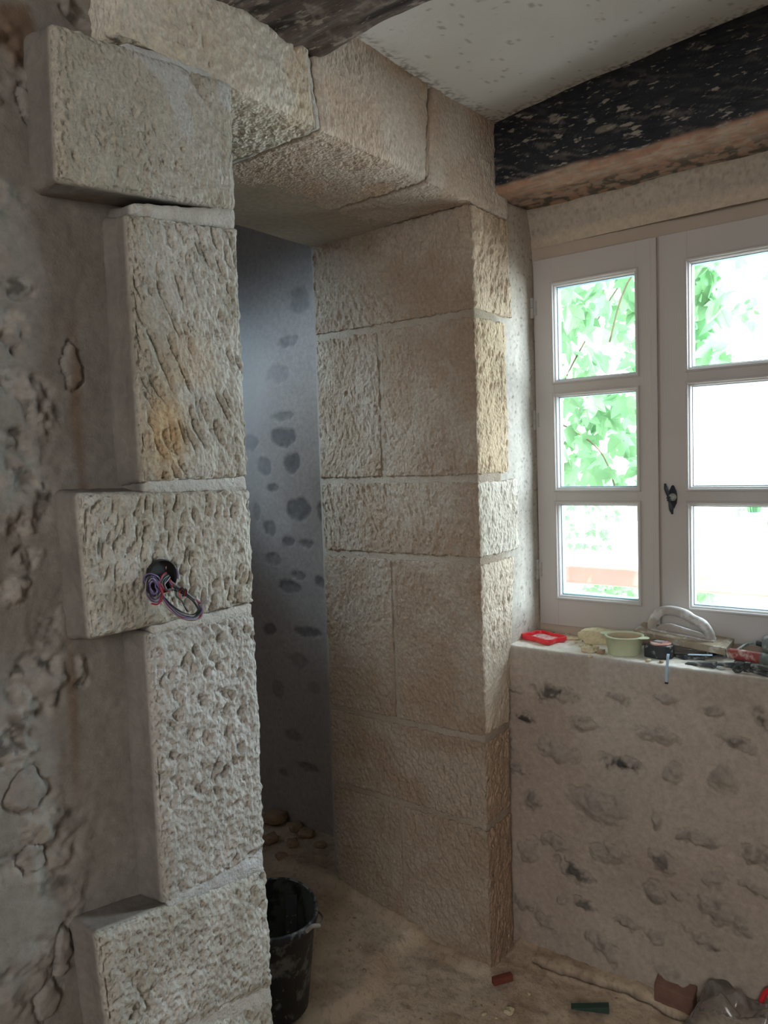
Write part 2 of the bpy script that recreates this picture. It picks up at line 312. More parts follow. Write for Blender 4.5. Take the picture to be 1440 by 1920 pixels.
def ell(P, cu, cv, ru, rv, ang, iu, iv, s, rag=0.5):
    """soft mask of a ragged ellipse: 1 inside, 0 outside"""
    u = P[:, iu] - cu; v = P[:, iv] - cv; a = u * math.cos(ang) + v * math.sin(ang); b = -u * math.sin(ang) + v * math.cos(ang)
    d = np.hypot(a / ru, b / rv) + rag * (fbm(P, min(ru, rv) * 0.8, s, 3) - 0.5); return d
def block(name, quad, y0, dep, res, st, material, parent=None, r=0.006, rough_edge=0.004, yfine=0.06, post=None, faces='FLRTB'):
    """a squared stone with a front face near y0. quad: TL,TR,BR,BL as (x,z); depth dep into the wall."""
    TL, TR, BR, BL = [np.array(q) for q in quad]
    A = (np.linalg.norm(TR - TL) + np.linalg.norm(BR - BL)) / 2; B = (np.linalg.norm(TL - BL) + np.linalg.norm(TR - BR)) / 2
    us = span(0, A, res); vs_ = span(0, B, res); ws = lines((0, min(yfine, dep), res), (min(yfine, dep), dep, 0.02)) if dep > yfine + 0.02 else span(0, dep, res)
    nu, nv, nw = len(us), len(vs_), len(ws); ids = []; quads = []
    def face(I, J, K, flip):
        I, J, K = np.broadcast_arrays(I, J, K); idx = (I * nv + J) * nw + K
        q = np.stack([idx[:-1, :-1], idx[1:, :-1], idx[1:, 1:], idx[:-1, 1:]], -1).reshape(-1, 4)
        quads.append(q[:, ::-1] if flip else q)
    iu, jv, kw = np.arange(nu), np.arange(nv), np.arange(nw)
    if 'F' in faces: face(iu[:, None], jv[None], np.zeros((1, 1), int), False)
    if 'L' in faces: face(np.zeros((1, 1), int), jv[:, None], kw[None], False)
    if 'R' in faces: face(np.full((1, 1), nu - 1), jv[:, None], kw[None], True)
    if 'T' in faces: face(iu[:, None], np.full((1, 1), nv - 1), kw[None], False)
    if 'B' in faces: face(iu[:, None], np.zeros((1, 1), int), kw[None], True)
    Q = np.concatenate(quads); un, inv = np.unique(Q, return_inverse=True); Q = inv.reshape(Q.shape)
    k = un % nw; j = (un // nw) % nv; i = un // (nw * nv)
    p = np.stack([us[i], ws[k], vs_[j]], 1); lo = np.array([r, r, r]); hi = np.array([A - r, dep + 1, B - r])
    inner = np.clip(p, lo, hi); d = p - inner; L = np.linalg.norm(d, axis=1)[:, None]; p = inner + np.where(L > 1e-9, d / (L + 1e-12) * r, 0)
    a = (p[:, 0] / A)[:, None]; b = (p[:, 2] / B)[:, None]
    xz = (BL * (1 - a) + BR * a) * (1 - b) + (TL * (1 - a) + TR * a) * b
    V = np.stack([xz[:, 0], y0 + p[:, 1], xz[:, 1]], 1); Nn = normals(V, Q)
    cen = np.array([(TL[0] + BR[0]) / 2, y0 + dep / 2, (TL[1] + BR[1]) / 2])
    if (Nn * (V - cen)).sum() < 0: Nn = -Nn; Q = Q[:, ::-1]
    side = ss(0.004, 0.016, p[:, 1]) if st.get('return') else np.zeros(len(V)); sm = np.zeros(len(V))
    for cx_, cz_, rx_, rz_, an_ in st.get('smears', ()): sm = np.maximum(sm, 1 - ss(0.7, 1.05, ell(V, cx_, cz_, rx_, rz_, an_, 0, 2, st['seed'], 0.6)))
    h = tool_relief(V, Nn, st) * (1 - 0.85 * side) * (1 - 0.8 * sm) + sm * 0.002
    dx = np.minimum.reduce([p[:, 0], A - p[:, 0], p[:, 2], B - p[:, 2]]); edge = (1 - ss(0.0, 0.02, dx)) * (1 - ss(0.0, 0.03, p[:, 1]))
    h -= edge * rough_edge * (0.3 + 1.2 * fbm(V, 0.02, st['seed'] + 77, 2)) * (1 - side)
    if st.get('return'): h = h + 0.005 * ss(0.030, 0.060, p[:, 1]) * (p[:, 1] < 0.10)
    V = V + Nn * h[:, None]
    col = palette(V, st)
    col = mix(col, (0.60, 0.61, 0.60), sm * 0.85)
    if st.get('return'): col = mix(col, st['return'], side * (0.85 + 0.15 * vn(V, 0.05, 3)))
    if post is not None: V, col = post(V, col, p)
    o = link(name, np_mesh(name, V, Q, col), material, parent)
    if st.get('return'):
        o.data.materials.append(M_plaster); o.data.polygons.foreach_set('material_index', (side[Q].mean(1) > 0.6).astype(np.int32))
    return o

def sheet(name, grid, Nrm, hfun, cfun, material, parent=None):
    """grid: (n,m,3) points; hfun(P)->offset along Nrm; cfun(P)->rgb"""
    n, m, _ = grid.shape; V = grid.reshape(-1, 3); idx = np.arange(n * m).reshape(n, m)
    Q = np.stack([idx[:-1, :-1], idx[1:, :-1], idx[1:, 1:], idx[:-1, 1:]], -1).reshape(-1, 4)
    NN = np.broadcast_to(np.asarray(Nrm, float), V.shape) if np.ndim(Nrm) == 1 else Nrm.reshape(-1, 3)
    h, extra = hfun(V); V2 = V + NN * h[:, None]; col = cfun(V, extra)
    a = V2[Q[:, 0]]; fn = np.cross(V2[Q[:, 2]] - a, V2[Q[:, 3]] - V2[Q[:, 1]])
    if (fn * NN[Q[:, 0]]).sum() < 0: Q = Q[:, ::-1]
    return link(name, np_mesh(name, V2, Q, col), material, parent)

# ------------------------------------------------------------------ plan of the room
YD, YR, YB = 0.977, 1.035, 1.498      # door wall face, recessed render left of the pier, back of the jamb
XP, XJ, XW, XS = 0.915, 1.678, 1.83, 2.02   # pier edge, right jamb, window wall, sash plane
ZL, ZS = 1.950, 0.822                 # lintel underside, sill
def fp(px, py, y=YD):
    p = PT(px, py, 1, y); return (p[0], p[2])
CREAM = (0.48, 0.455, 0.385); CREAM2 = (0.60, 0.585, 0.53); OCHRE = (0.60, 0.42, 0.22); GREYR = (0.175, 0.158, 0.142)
PEACH = (0.56, 0.45, 0.35); PEACH2 = (0.62, 0.55, 0.46); BROWN = (0.36, 0.275, 0.20); BROWN2 = (0.42, 0.35, 0.275)

# ================================================================== DOORWAY
door = bpy.data.objects.new('door_1', None); C.objects.link(door); door.location = (1.3, YD, 0)
tag(door, 'open doorway of chiselled limestone blocks leading to a dark hazy stair', kind='structure')
R1 = 0.0024
D2R = math.radians
def pier(quad, st, zl=None, **k):
    q = [fp(*a) for a in quad]; q[1] = (XP, q[1][1]) if k.pop('edge', True) else q[1]; q[2] = (XP, q[2][1]) if quad else q[2]
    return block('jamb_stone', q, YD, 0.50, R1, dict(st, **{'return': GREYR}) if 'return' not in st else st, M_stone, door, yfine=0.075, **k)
b = pier([(98, 36), (438, 150), (449, 396), (110, 338)], dict(seed=11, c0=(0.47, 0.44, 0.36), c1=(0.58, 0.56, 0.50), comb=0.0022, bush=0.0020, wave=0.008,
      gouges=((D2R(8), 0.011, 0.026, 0.0022, 0.5, 0.05), (D2R(32), 0.012, 0.20, 0.003, 0.25, 0.0)), stain=(0.56, 0.50, 0.37), stain_amt=0.5,
      smears=((fp(300, 135)[0], fp(300, 118)[1], 0.075, 0.028, -0.35), (fp(335, 185)[0], fp(335, 200)[1], 0.020, 0.060, 0.45), (fp(425, 190)[0], fp(425, 180)[1], 0.03, 0.025, -0.3))), r=0.010)
b['label'] = 'broad pale stone with comb marks, top of the pier'
b = pier([(240, 396), (448, 424), (470, 896), (270, 908)], dict(seed=12, c0=CREAM, c1=CREAM2, bush=0.0024, wave=0.008,
      gouges=((D2R(24), 0.0125, 0.062, 0.0055, 0.62, 0.14), (D2R(18), 0.009, 0.03, 0.002, 0.6, 0.1)), blots=(((0.745, YD, 1.385), (0.05, 0.1, 0.10), OCHRE, 0.75), ((0.80, YD, 1.50), (0.06, 0.1, 0.06), OCHRE, 0.3))), r=0.008)
b['label'] = 'tall stone with slanting gouges and an ochre stain'
def punch(V, col, p): return V, col
b = pier([(148, 924), (472, 914), (480, 1132), (172, 1204)], dict(seed=13, c0=CREAM, c1=CREAM2, bush=0.0024, wave=0.006,
      gouges=((D2R(-16), 0.012, 0.036, 0.0045, 0.62, 0.16), (D2R(-8), 0.009, 0.02, 0.002, 0.5, 0.2))), r=0.008)
b['label'] = 'wide stone with short gouges and a wire hole'
b = pier([(278, 1186), (482, 1150), (500, 1600), (311, 1702)], dict(seed=14, c0=(0.48, 0.465, 0.43), c1=(0.60, 0.59, 0.56), bush=0.0030, wave=0.007,
      gouges=((D2R(5), 0.021, 0.027, 0.0055, 0.5, 0.10), (D2R(0), 0.009, 0.014, 0.0018, 0.6, 0.2))), r=0.008)
b['label'] = 'tall grey-white stone with round pits'
b = pier([(182, 1752), (505, 1628), (515, 1850), (212, 1985)], dict(seed=15, c0=(0.48, 0.465, 0.41), c1=(0.64, 0.63, 0.59), bush=0.0030, wave=0.008,
      gouges=((D2R(-10), 0.020, 0.030, 0.0065, 0.6, 0.16), (D2R(0), 0.009, 0.014, 0.0018, 0.6, 0.2))), r=0.008)
b['label'] = 'deeply pitted wide stone low on the pier'
q6 = [fp(300, 1960), (XP, fp(515, 1868)[1]), (XP, -0.02), (fp(300, 1960)[0], -0.02)]
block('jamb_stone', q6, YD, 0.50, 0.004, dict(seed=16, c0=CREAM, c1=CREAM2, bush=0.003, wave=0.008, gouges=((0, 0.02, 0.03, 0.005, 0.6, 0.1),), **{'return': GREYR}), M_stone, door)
# lintel
q = [(fp(218, -110)[0], 2.34), (fp(562, -60)[0], 2.34), fp(598, 243), (fp(222, 74))]; q[2] = (q[2][0], ZL); q[3] = (q[3][0] - 0.01, ZL + 0.10)
zA = fp(449, 396)[1]
L1 = block('lintel_stone', [(fp(218, 30)[0], 2.34), (fp(560, 0)[0], 2.34), (fp(598, 243)[0], ZL), (fp(220, 72)[0], ZL + 0.0)], YD + 0.001, 0.52, 0.0028,
      dict(seed=21, c0=(0.60, 0.55, 0.44), c1=(0.68, 0.64, 0.55), bush=0.0026, comb=0.0016, wave=0.008, stain=(0.66, 0.52, 0.36), stain_amt=0.6, gouges=((D2R(8), 0.010, 0.02, 0.002, 0.5, 0.1),)), M_jamb, door, yfine=0.32)
L1['label'] = 'left lintel stone beside the beam end'
L2 = block('lintel_stone', [(fp(562, 0)[0] + 0.010, 2.34), (fp(815, 165)[0], 2.34), (fp(801, 332)[0], ZL), (fp(604, 243)[0], ZL)], YD, 0.52, 0.0028,
      dict(seed=22, c0=PEACH, c1=PEACH2, bush=0.0022, comb=0.0024, wave=0.006, stain=(0.64, 0.47, 0.32), stain_amt=0.5), M_jamb, door, yfine=0.32)
L2['label'] = 'peach coloured middle lintel stone'
L3 = block('lintel_stone', [(fp(820, 165)[0], 2.34), (1.885, 2.34), (1.872, fp(962, 418)[1]), (fp(806, 335)[0], ZL)], YD, 0.52, 0.0028,
      dict(seed=23, c0=PEACH, c1=PEACH2, bush=0.0022, comb=0.0024, wave=0.006, stain=(0.66, 0.50, 0.38), stain_amt=0.5), M_jamb, door, yfine=0.32)
L3['label'] = 'peach coloured right lintel stone under the black beam'
def joint(quad, st=None, ret=GREYR, y=YD + 0.0042, dep=0.06, name='mortar_joint', c=(0.54, 0.53, 0.49), xz=None, m=None):
    return block(name, xz or [fp(*a) for a in quad], y, dep, 0.004, dict(seed=rng.integers(99, 9999), c0=c, c1=tuple(x * 1.08 for x in c), bush=0.0022, wave=0.006, comb=0.001, **{'return': ret}), m or M_mortar, door, r=0.007, rough_edge=0.002, yfine=0.06)
joint([(236, 72), (434, 138), (434, 176), (236, 92)], ret=None, y=YD + 0.0035, c=(0.56, 0.57, 0.56))
joint([(560, 30), (573, 30), (608, 242), (596, 242)], ret=None, y=YD + 0.0035, dep=0.3)
joint([(814, 120), (822, 120), (808, 332), (799, 331)], ret=None, y=YD + 0.004, dep=0.3, c=(0.50, 0.42, 0.32))
joint([(252, 378), (447, 390), (448, 430), (252, 402)])
joint([(276, 900), (468, 890), (470, 922), (276, 926)], c=(0.55, 0.55, 0.52))
joint([(288, 1174), (479, 1127), (481, 1158), (290, 1194)])
joint([(318, 1672), (498, 1588), (502, 1640), (320, 1708)], c=(0.54, 0.56, 0.56))
joint([(330, 1880), (514, 1832), (516, 1885), (330, 1990)])
# patch of fresh mortar smeared across the top stone
def smear(P):
    d, _ = vor(P[:, 0] * 1, P[:, 2] * 1); return P
# right jamb: front stones, with the reveal side running back to YB, and back stones behind vertical joints
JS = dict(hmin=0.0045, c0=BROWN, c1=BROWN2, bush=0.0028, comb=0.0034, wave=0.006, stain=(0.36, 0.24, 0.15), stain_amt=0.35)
def jamb(zt, zb, xt, xb, ysplit, seed, front=None, lower=False, comb_ang=0.0, g=(), right_fix=0):
    st = dict(JS, seed=seed, comb_ang=comb_ang, gouges=((D2R(-20), 0.009, 0.035, 0.004, 0.55, 0.12),) + tuple(g))
    ylen = (ysplit or YB) - YD - (0.006 if ysplit else 0)
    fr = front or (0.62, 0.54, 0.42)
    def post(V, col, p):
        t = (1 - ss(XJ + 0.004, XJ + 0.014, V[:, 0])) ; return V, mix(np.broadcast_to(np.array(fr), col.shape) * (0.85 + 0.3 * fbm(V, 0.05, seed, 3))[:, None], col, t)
    a = block('jamb_stone', [(XJ, zt), (xt, zt + right_fix), (xb, zb + right_fix), (XJ, zb)], YD, ylen, 0.003, st, M_jamb, door, r=0.004, yfine=0.55, rough_edge=0.0025, post=post)
    if ysplit:
        block('jamb_stone', [(XJ, zt), (XJ + 0.12, zt), (XJ + 0.12, zb), (XJ, zb)], ysplit + 0.006, YB - ysplit - 0.006, 0.003, dict(st, seed=seed + 1, comb_ang=comb_ang + 0.5), M_jamb, door, r=0.004, yfine=0.55, rough_edge=0.0025)
    return a
zf = lambda px, py: fp(px, py)[1]
G = 0.0085
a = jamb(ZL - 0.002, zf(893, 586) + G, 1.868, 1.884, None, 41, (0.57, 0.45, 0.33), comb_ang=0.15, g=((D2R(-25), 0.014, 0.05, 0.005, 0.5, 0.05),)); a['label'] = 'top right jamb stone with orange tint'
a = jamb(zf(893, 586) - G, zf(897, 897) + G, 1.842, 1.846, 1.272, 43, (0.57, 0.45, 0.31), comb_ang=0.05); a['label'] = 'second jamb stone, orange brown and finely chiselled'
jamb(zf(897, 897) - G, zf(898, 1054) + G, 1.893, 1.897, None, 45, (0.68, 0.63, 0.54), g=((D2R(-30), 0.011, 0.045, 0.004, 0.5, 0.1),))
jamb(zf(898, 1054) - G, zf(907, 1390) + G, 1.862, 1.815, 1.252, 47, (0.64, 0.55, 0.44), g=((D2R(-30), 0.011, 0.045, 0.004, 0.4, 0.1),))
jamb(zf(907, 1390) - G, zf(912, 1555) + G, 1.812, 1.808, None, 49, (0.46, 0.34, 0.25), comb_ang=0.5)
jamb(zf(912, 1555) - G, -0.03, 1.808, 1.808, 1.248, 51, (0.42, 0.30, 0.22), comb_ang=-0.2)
core = block('mortar_joint', [(XJ + 0.0052, ZL), (XJ + 0.13, ZL), (XJ + 0.13, -0.03), (XJ + 0.0052, -0.03)], YD + 0.005, YB - YD - 0.008, 0.006,
      dict(seed=61, c0=(0.38, 0.315, 0.24), c1=(0.43, 0.365, 0.29), bush=0.0008, wave=0.003), M_mortar, door, r=0.004, rough_edge=0.001, yfine=0.5)
# rendered corner strip between the lower jamb and the window wall
def strip_post(V, col, p): return V, mix((0.36, 0.26, 0.20), (0.46, 0.37, 0.30), fbm(V, 0.06, 5, 3))
block('corner_render', [(1.79, ZS + 0.02), (1.835, ZS + 0.02), (1.835, -0.03), (1.79, -0.03)], YD + 0.010, 0.05, 0.005, dict(seed=62, c0=BROWN, c1=BROWN2, bush=0.001, wave=0.006), M_plaster, door, r=0.012, post=strip_post)

# plastered rear half of the lintel underside
g = np.stack(np.meshgrid(span(0.90, 1.70, 0.006), span(1.22, YB + 0.004, 0.006), indexing='ij'), -1)
g = np.concatenate([g, np.full(g.shape[:2] + (1,), ZL)], -1)
sheet('soffit_render', g, (0, 0, -1), lambda P: ((ss(1.22, 1.34, P[:, 1] + 0.05 * (fbm(P, 0.12, 3, 2) - 0.5)) * 0.008 - 0.002) + (fbm(P, 0.15, 4, 2) - 0.5) * 0.008, None),
      lambda P, e: mix((0.40, 0.34, 0.26), (0.50, 0.45, 0.36), fbm(P, 0.12, 6, 3)), M_plaster, door)

# ================================================================== WALL left of the pier (recessed rubble and render)
LST = [(20, 625, 45, 42, 0, 'r'), (30, 715, 38, 26, 0, 'r'), (80, 760, 45, 60, .3, 'r'), (20, 850, 60, 40, 0, 'r'), (138, 690, 24, 38, 0.1, 's'), (60, 910, 55, 18, -.5, 'r'), (30, 980, 48, 26, 0, 'r'),
       (45, 1045, 40, 22, 0, 'r'), (20, 1110, 50, 30, 0, 'r'), (70, 1290, 75, 60, .5, 'r'), (30, 1400, 50, 50, 0, 'r'), (55, 1485, 48, 34, 0, 's'), (68, 1610, 32, 24, .3, 's'), (120, 1785, 22, 40, -.2, 's'), (90, 1880, 30, 30, 0, 's'),
       (150, 1260, 28, 28, 0, 'r'), (40, 540, 40, 20, .2, 'r'), (58, 200, 20, 30, .3, 's'), (30, 60, 60, 60, 0, 'b'), (150, 20, 50, 30, 0, 'r')]
LS2 = []
for k, (px, py, rx, rz, an, kd) in enumerate(LST):
    c = PT(px, py, 1, YR); LS2.append((c[0], c[2], rx * 0.00062, rz * 0.0009, an, kd, k))
def lh(P):
    h = (fbm(P, 0.20, 71, 3) - 0.5) * 0.022 + (fbm(P, 0.03, 72, 3) - 0.5) * 0.004; M = np.zeros(len(P)); K = np.zeros(len(P)); B = np.zeros(len(P))
    ragged = ss(0.50, 0.62, fbm(P, 0.10, 73, 3)) * ss(0.64, 0.56, P[:, 0] * 1.0) * 0.7
    for cx, cz, rx, rz, an, kd, k in LS2:
        d = ell(P, cx, cz, rx, rz, an, 0, 2, 80 + k, 0.8)
        if kd == 's': m = 1 - ss(0.85, 1.0, d); h += m * 0.007 * np.sqrt(np.clip(1 - d * d * 0.8, 0, 1)) - ((d > 0.9) & (d < 1.12)) * 0.003; M = np.maximum(M, m); K = np.maximum(K, (1 - ss(0.0, 0.10, np.abs(d - 1.0))) * ss(0.5, 0.7, vn(P, 0.03, k)))
        elif kd == 'r': m = 1 - ss(0.7, 1.1, d); ragged = np.maximum(ragged, m)
        else: B = np.maximum(B, 1 - ss(0.6, 1.1, d))
    h += ragged * ((fbm(P, 0.022, 76, 3) - 0.55) * 0.028)
    crack = (1 - ss(0.0, 0.0025, np.abs(P[:, 0] - 0.57 - 0.012 * np.sin(P[:, 2] * 9)))) * ss(0.45, 0.55, vn(P, 0.08, 9)) * 0
    return h, (ragged, M, K, B)
def lc(P, e):
    r, M, K, B = e
    c = mix((0.225, 0.21, 0.19), (0.31, 0.295, 0.27), fbm(P, 0.12, 90, 3))
    c = mix(c, (0.36, 0.34, 0.31), r * ss(0.35, 0.6, fbm(P, 0.03, 91, 3))); c = mix(c, (0.11, 0.10, 0.09), r * ss(0.52, 0.72, fbm(P, 0.018, 92, 3)) * 0.9)
    c = mix(c, (0.20, 0.17, 0.14), ss(0.55, 0.75, fbm(P, 0.25, 93, 2)) * 0.5)
    c = mix(c, (0.27, 0.25, 0.23), M * 0.6); c = mix(c, (0.12, 0.11, 0.10), K * 0.7)
    c = mix(c, (0.17, 0.105, 0.06), B * 0.8)
    st = ((0.635, 1.42, 0.012, 0.16), (0.645, 1.28, 0.035, 0.035), (0.665, 0.60, 0.02, 0.05), (0.60, 0.99, 0.01, 0.14), (0.60, 0.44, 0.06, 0.03))
    for x, z, rx, rz in st:
        d = np.hypot((P[:, 0] - x) / rx, (P[:, 2] - z) / rz); c = mix(c, (0.20, 0.125, 0.075), (1 - ss(0.2, 1.2, d)) * 0.6)
    return c
gx = lines((-2.5, 0.42, 0.08), (0.42, 0.74, 0.0027), (0.74, 0.92, 0.02)); gz = lines((-0.02, 0.26, 0.04), (0.26, 2.10, 0.0027), (2.10, 2.36, 0.02))
g = np.stack(np.meshgrid(gx, gz, indexing='ij'), -1); g = np.stack([g[..., 0], np.full(g.shape[:2], YR), g[..., 1]], -1)
tag(sheet('wall_left', g, (0, -1, 0), lh, lc, M_plaster), kind='structure')

# ================================================================== WINDOW WALL below the sill and the sill
WST = [(1040, 1302, 42, 17, 0, .9), (968, 1292, 16, 8, 0, .4), (980, 1348, 26, 15, -.25, 1.), (1090, 1357, 28, 15, 0, .55), (1160, 1310, 20, 12, 0, .55), (1225, 1378, 40, 17, 0, .4), (1045, 1410, 38, 20, -.2, .3), (1160, 1433, 46, 15, 0, 1.), (1340, 1335, 18, 11, 0, .5),
       (1252, 1312, 20, 10, 0, .3), (1385, 1395, 36, 14, -.2, .7), (1262, 1455, 18, 20, 0, .45), (1360, 1465, 24, 26, .2, .4), (1120, 1510, 50, 40, 0, .35), (1000, 1500, 18, 24, -.3, .6), (1233, 1535, 9, 20, 0, .5), (1310, 1570, 40, 15, 0, .55), (1035, 1580, 27, 17, 0, .5),
       (1145, 1600, 42, 22, .2, .5), (1245, 1615, 28, 24, 0, .75), (1078, 1638, 30, 20, -.25, .9), (1425, 1610, 28, 20, 0, .6), (1225, 1675, 20, 26, -.3, .6), (1095, 1700, 24, 12, -.3, .8), (1020, 1725, 30, 14, -.4, .6), (1355, 1715, 46, 26, -.35, .55),
       (1178, 1735, 28, 13, -.1, .7), (1135, 1775, 38, 20, -.45, .6), (1320, 1765, 34, 12, -.2, .55), (1425, 1350, 14, 24, 0, .8), (1420, 1668, 30, 12, -.2, .3), (965, 1440, 26, 12, -.2, .5), (1345, 1650, 20, 24, -.3, .4), (990, 1600, 20, 30, -.4, .4), (1270, 1680, 14, 12, 0, .4), (960, 1395, 8, 14, 0, .5), (985, 1690, 24, 16, -.3, .5), (1050, 1690, 9, 9, 0, .7), (1270, 1830, 50, 14, -.3, .4), (1230, 1760, 16, 14, 0, .4)]
WS2 = []
for k, (px, py, rx, rz, an, dk) in enumerate(WST):
    c = PT(px, py, 0, XW); sc_ = np.hypot(c[0], c[1]) / 1450
    WS2.append((c[1], c[2], rx * sc_ * 1.06 / 0.95, rz * sc_ * 1.05, -an, dk, k))
def wh(P):
    low = ss(0.80, 0.74, P[:, 2]); h = (fbm(P, 0.20, 101, 3) - 0.5) * 0.034 * (0.3 + 0.7 * low) + (fbm(P, 0.035, 102, 3) - 0.5) * 0.007 * low + (fbm(P, 0.008, 108, 2) - 0.5) * 0.0018 * low
    M = np.zeros(len(P)); D = np.zeros(len(P)); Kc = np.zeros(len(P))
    for cy, cz, ry, rz, an, dk, k in WS2:
        d = ell(P, cy, cz, ry, rz, an, 1, 2, 110 + k, 1.25); m = 1 - ss(0.72, 1.0, d)
        rim = (1 - ss(0.0, 0.22, np.abs(d - 1.02)))
        h += m * (0.014 * np.clip(1 - d * d, 0, 1) - 0.009 * dk + (fbm(P, 0.020, 150 + k, 3) - 0.5) * 0.026 * (0.3 + dk)) + rim * 0.0006
        cv = (1 - ss(0.02, 0.10, np.abs(d - 0.97))) * ss(0.5, 0.7, vn(P, 0.022, 300 + k)) * (0.25 + 0.75 * dk); h -= cv * 0.005; Kc = np.maximum(Kc, cv)
        M = np.maximum(M, m); D = np.maximum(D, (1 - ss(0.35, 1.0, d)) * dk)
    foot = ss(0.16, 0.02, P[:, 2] + 0.06 * (fbm(P, 0.15, 103, 2) - 0.5)); h += foot * 0.012 + foot * (fbm(P, 0.05, 104, 3) - 0.5) * 0.02
    return h * ss(1.0, 0.99, P[:, 1] * 1.0), (M, D, Kc)
def wc(P, e):
    M, D, Kc = e; sill = ss(XW + 0.004, XW + 0.014, P[:, 0])
    c = mix((0.385, 0.33, 0.28), (0.495, 0.43, 0.37), fbm(P, 0.14, 120, 3)); c = mix(c, (0.38, 0.31, 0.27), ss(0.5, 0.7, fbm(P, 0.3, 121, 2)) * 0.6)
    c = mix(c, (0.40, 0.37, 0.33), ss(0.78, 0.84, P[:, 2]) * 0.8)
    c = mix(c, (0.31, 0.275, 0.245), M * 0.5); c = mix(c, (0.07, 0.066, 0.062), np.clip(D, 0, 1) ** 1.6 * ss(0.48, 0.66, fbm(P, 0.02, 122, 3) + 0.10 * D))
    c = mix(c, (0.15, 0.135, 0.12), Kc * 0.5)  # shadow lines round the stones, put into the colour along their crevices
    dust = mix((0.72, 0.68, 0.58), (0.86, 0.84, 0.78), fbm(P, 0.03, 123, 3)); return mix(c, (0, 0, 0), sill * 0) * (1 - sill[:, None]) + dust * sill[:, None]
zs = lines((-0.03, 0.0, 0.01), (0.0, ZS - 0.014, 0.0033)); prof = [(XW, z) for z in zs]; nr = [(-1, 0)] * len(prof)
for k in range(1, 8):
    a = k / 8 * math.pi / 2; prof.append((XW + 0.012 - 0.012 * math.cos(a), ZS - 0.012 + 0.012 * math.sin(a))); nr.append((-math.cos(a), math.sin(a)))
for x in span(XW + 0.013, 2.14, 0.004): prof.append((x, ZS)); nr.append((0, 1))
ys = lines((-3.0, 0.10, 0.10), (0.10, 1.01, 0.0033)); prof = np.array(prof); nr = np.array(nr)
g = np.stack([np.broadcast_to(prof[None, :, 0], (len(ys), len(prof))), np.broadcast_to(ys[:, None], (len(ys), len(prof))), np.broadcast_to(prof[None, :, 1], (len(ys), len(prof)))], -1)
NG = np.stack([np.broadcast_to(nr[None, :, 0], g.shape[:2]), np.zeros(g.shape[:2]), np.broadcast_to(nr[None, :, 1], g.shape[:2])], -1)
def wh2(P):
    h, e = wh(P); sill = ss(XW + 0.004, XW + 0.014, P[:, 0]); return h * (1 - sill) + sill * ((fbm(P, 0.02, 130, 3) - 0.5) * 0.004), e
tag(sheet('wall_right', g, NG, wh2, wc, M_plaster), kind='structure')
# rest of the window wall: beside the window (towards the viewer) and above
m = MB(); m.box(XW, 2.14, -3.0, 0.225, ZS - 0.0, 2.36); tag(m.build('wall_right_upper', None), kind='structure').data.materials.append(mat('plain_render', (0.36, 0.32, 0.28), 0.9, var=0.1, vscale=10, bumps=(('noise', 60, 0.4, 0.003),)))
# plaster between beam and window head, and the window reveal on the left
def up(P): return (fbm(P, 0.09, 140, 3) - 0.5) * 0.020 + (fbm(P, 0.012, 141, 3) - 0.5) * 0.003, None
def uc(P, e):
    c = mix((0.38, 0.33, 0.27), (0.47, 0.42, 0.35), fbm(P, 0.10, 142, 3)); c = mix(c, (0.24, 0.19, 0.14), ss(0.62, 0.72, fbm(P, 0.007, 143, 2)) * 0.45)
    return mix(c, (0.56, 0.47, 0.37), ss(1.945, 1.925, P[:, 2] + 0.01 * (fbm(P, 0.05, 3, 2) - 0.5)) * 0.6)
yy = span(0.15, 1.03, 0.004); tt = span(0, 1, 0.04)
g = np.array([[(2.024 - 0.055 * t ** 1.3 - 0.02 * (1 - min(1, abs(y - 0.45) / 0.5)), y, 1.905 + 0.16 * t) for t in tt] for y in yy])
n_ = _n(np.array([-0.93, 0, -0.35])); tag(sheet('wall_right_head', g, n_, up, uc, M_plaster), kind='structure')
m = MB(); m.box(2.045, 2.14, 0.15, 1.10, 1.915, 2.36); m.box(2.0, 2.14, 1.015, 1.10, ZS, 2.36).build('wall_right_lintel', M_framepaint)['kind'] = 'structure'
def rh(P): return (fbm(P, 0.12, 144, 3) - 0.5) * 0.010 + (fbm(P, 0.010, 145, 3) - 0.5) * 0.0022, None
def rc(P, e):
    c = mix((0.46, 0.42, 0.36), (0.56, 0.53, 0.48), fbm(P, 0.10, 146, 3)); c = mix(c, (0.40, 0.32, 0.24), ss(1.55, 1.9, P[:, 2]) * 0.5)
    return mix(c, (0.16, 0.13, 0.10), ss(0.72, 0.78, fbm(P, 0.007, 147, 2)) * 0.6)
g = np.array([[(x, 0.990 - 0.004 * (x - 1.80) / 0.2, z) for z in span(ZS - 0.01, 2.06, 0.004)] for x in span(1.79, 2.075, 0.004)])
tag(sheet('wall_left_reveal', g, (0, -1, 0), rh, rc, M_plaster), kind='structure')
# shell of the room behind the viewer and above
shell = mat('shell_render', (0.42, 0.37, 0.32), 0.9, var=0.1, vscale=8)
for nm, b in (('wall_rear', (-2.6, 1.95, -3.1, -3.0, -0.1, 2.4)), ('wall_front', (-2.6, -2.5, -3.1, 1.1, -0.1, 2.4))):
    m = MB(); m.box(*b); tag(m.build(nm, shell), kind='structure')
